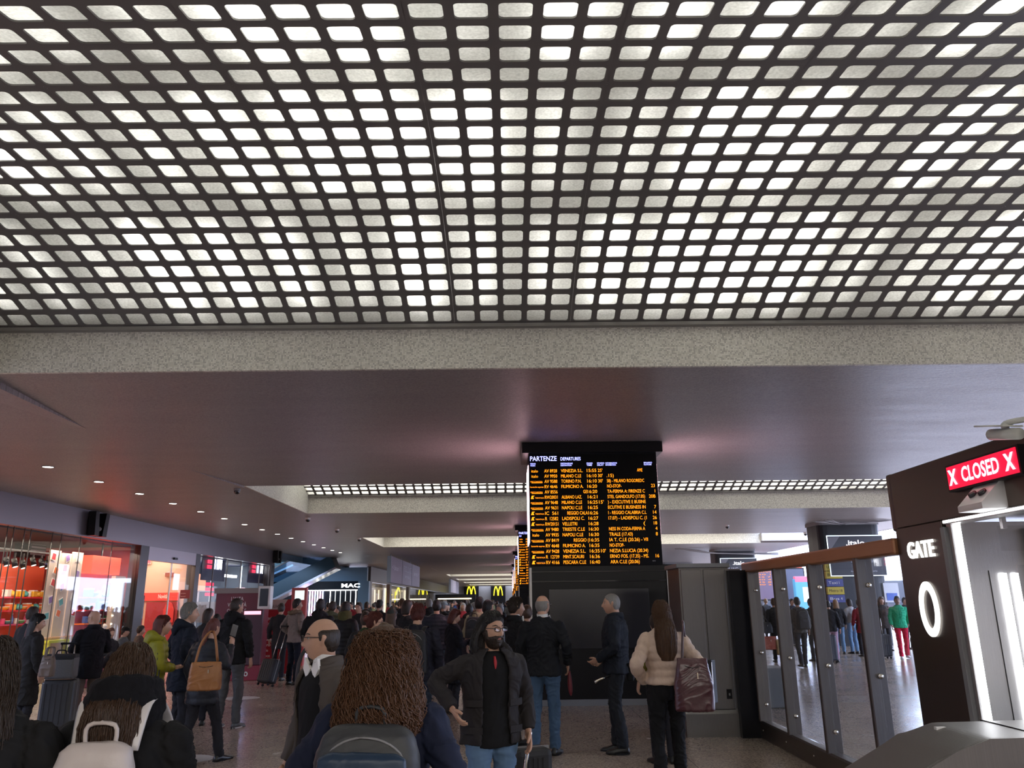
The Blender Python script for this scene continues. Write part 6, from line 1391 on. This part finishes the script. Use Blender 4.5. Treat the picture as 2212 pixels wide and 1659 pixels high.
for px, py, ya_, h_, c_, cn, cl, ha, hcl, ex, lb in right:
    x_, y_ = foot(px, py); e = dict(vox=.017, face=False); e.update(ex); q = person(lb, x_, y_, D(ya_), h_, c_, cn, cl, hair=ha, hc=hcl, **e)
    if px == 1737: backpack(q, 'black backpack on the grey jacketed person behind the fence', blk_bag, w=.34, h=.50, d=.17, zc=1.2)
    if px == 1955: suitcase('black trolley case beside the red trousers', (x_-.55, y_+.1, 0), D(10), blk_bag, .42, .62, .26, tele=.45)
    if px == 1765: suitcase('tall dark suitcase beside the dark coated person', (x_+.05, y_-.75, 0), D(5), pm('navy shell', (.012, .016, .03), .4), .44, .68, .28, tele=.3)
    if px == 1848: handbag('shoulder_bag', 'black shoulder bag on the person in flared light blue jeans', (x_+.1, y_-.3, 1.0), 0, blk_bag, .36, .28, .12, strap=[(-.1, 0, .26), (-.05, .05, .42), (.1, 0, .26)])
    if px == 1684:
        handbag('duffel_bag', 'black duffel bag held behind the second fence post', (x_-.35, y_-.1, .78), 0, blk_bag, .42, .30, .2, strap=[(-.1, 0, .28), (0, 0, .42), (.1, 0, .28)])
        handbag('shopping_bag', 'orange red shopping bag under the duffel bag', (x_-.30, y_-.15, .34), 0, pm('orange red paper', (.35, .08, .04), .6), .42, .36, .12, top=1); handbag('shopping_bag', 'yellow beige paper bag beside the orange red shopping bag', (x_+.02, y_-.2, .2), 0, pm('kraft paper', (.42, .30, .14), .7), .26, .42, .1, top=1)
# --- far crowd: a few model figures copied down the concourse
protos = []
for i, (c_, cn, ha, hcl, ex) in enumerate((((.012, .012, .014), 'black plain', 'short', 'black', {}), ((.02, .024, .035), 'steel blue down', 'short', 'dark', dict(puff=1)), ((.03, .025, .025), 'brown plain', 'long', 'brown', dict(fem=1)),
     ((.012, .012, .014), 'black plain', 'short', 'grey', dict(hood=True)), ((.05, .05, .05), 'grey plain', 'bob', 'dark', dict(fem=1, hlen=.12)), ((.012, .012, .014), 'black plain', 'crop', 'black', dict(w=1.1)))):
    q = person('', 0, -60, 0, 1.74, c_, cn, 'hip', hair=ha, hc=hcl, vox=.024, face=False, **ex); protos.append((q.root, cn, ha, hcl))
cr = random.Random(11); used = []
wd = {'black plain': 'black', 'steel blue down': 'blue black down', 'brown plain': 'dark brown', 'grey plain': 'grey'}
hn = {'short': 'short %s hair', 'long': 'long %s hair', 'bob': 'chin length %s hair', 'crop': 'cropped %s hair'}
recol = [None, None, None, None, ((.22, .02, .03), 'crimson'), ((.02, .06, .2), 'royal blue'), ((.10, .11, .06), 'moss'), ((.3, .26, .22), 'sand')]
cnt = 0
slots = []
for row in range(15):
    d_ = 20 + row*4.2 + cr.uniform(-1, 1); n = 7 if row > 1 else 6
    for k in range(n):
        x_ = -8.6 + (k+.5+cr.uniform(-.4, .4))*8.8/n
        if d_ < 26 and x_ < -5.6: continue
        q_ = (x_, d_ + cr.uniform(-1.5, 1.5))
        if all(math.hypot(q_[0]-o.location.x, q_[1]-o.location.y) > .75 for o in COL.objects if o.name.startswith('person')) and all(math.hypot(q_[0]-a_[0], q_[1]-a_[1]) > .75 for a_ in slots): slots.append(q_)
for x_, d_ in slots:
    r_, cn, ha, hcl = protos[cr.randrange(6)]
    o = copytree(r_); f = cr.uniform(.93, 1.06); o.location = (x_, d_, 0); o.rotation_euler = (0, 0, D(cr.choice((0, 10, -25, 30, 180, 150, 200, -90, 80)))); o.scale = (f, f, f)
    rc = recol[cr.randrange(8)]; nm = wd[cn]
    if rc:
        nm = rc[1]
        for ch in o.children:
            if ch.name.startswith('coat'):
                ch.material_slots[0].link = 'OBJECT'; ch.material_slots[0].material = cloth(rc[1]+' plain coat', rc[0])
    zone = 'near part of the crowd' if d_ < 32 else ('middle of the crowd' if d_ < 52 else 'far back in the crowd')
    lb = 'person in %s jacket with %s, %s' % (nm, hn[ha] % hcl, zone); tag(o, lb, 'person', 'distant crowd: '+lb[10:])
for r_, *_ in protos:
    for ch in list(r_.children):
        for g in list(ch.children): bpy.data.objects.remove(g)
        bpy.data.objects.remove(ch)
    bpy.data.objects.remove(r_)
# floor marks
for i, (px, py) in enumerate(((395, 1640), (520, 1508), (160, 1648))):
    p = at(px, py, z=0); b = B(); prism(b, [(p.x+.28*cos(a)*1.3, p.y+.28*sin(a)) for a in [2*pi*k/20 for k in range(20)]], 'z', .0005, .0015); tag(obj('floor_sticker', b, pm('sticker white', (.5, .48, .46), .4)), 'pale round floor sticker, %s' % ('beside the walking boots', 'near the red kiosk', 'left of the white backpack')[i], 'floor sticker')
bpy.data.scenes.remove(TS)
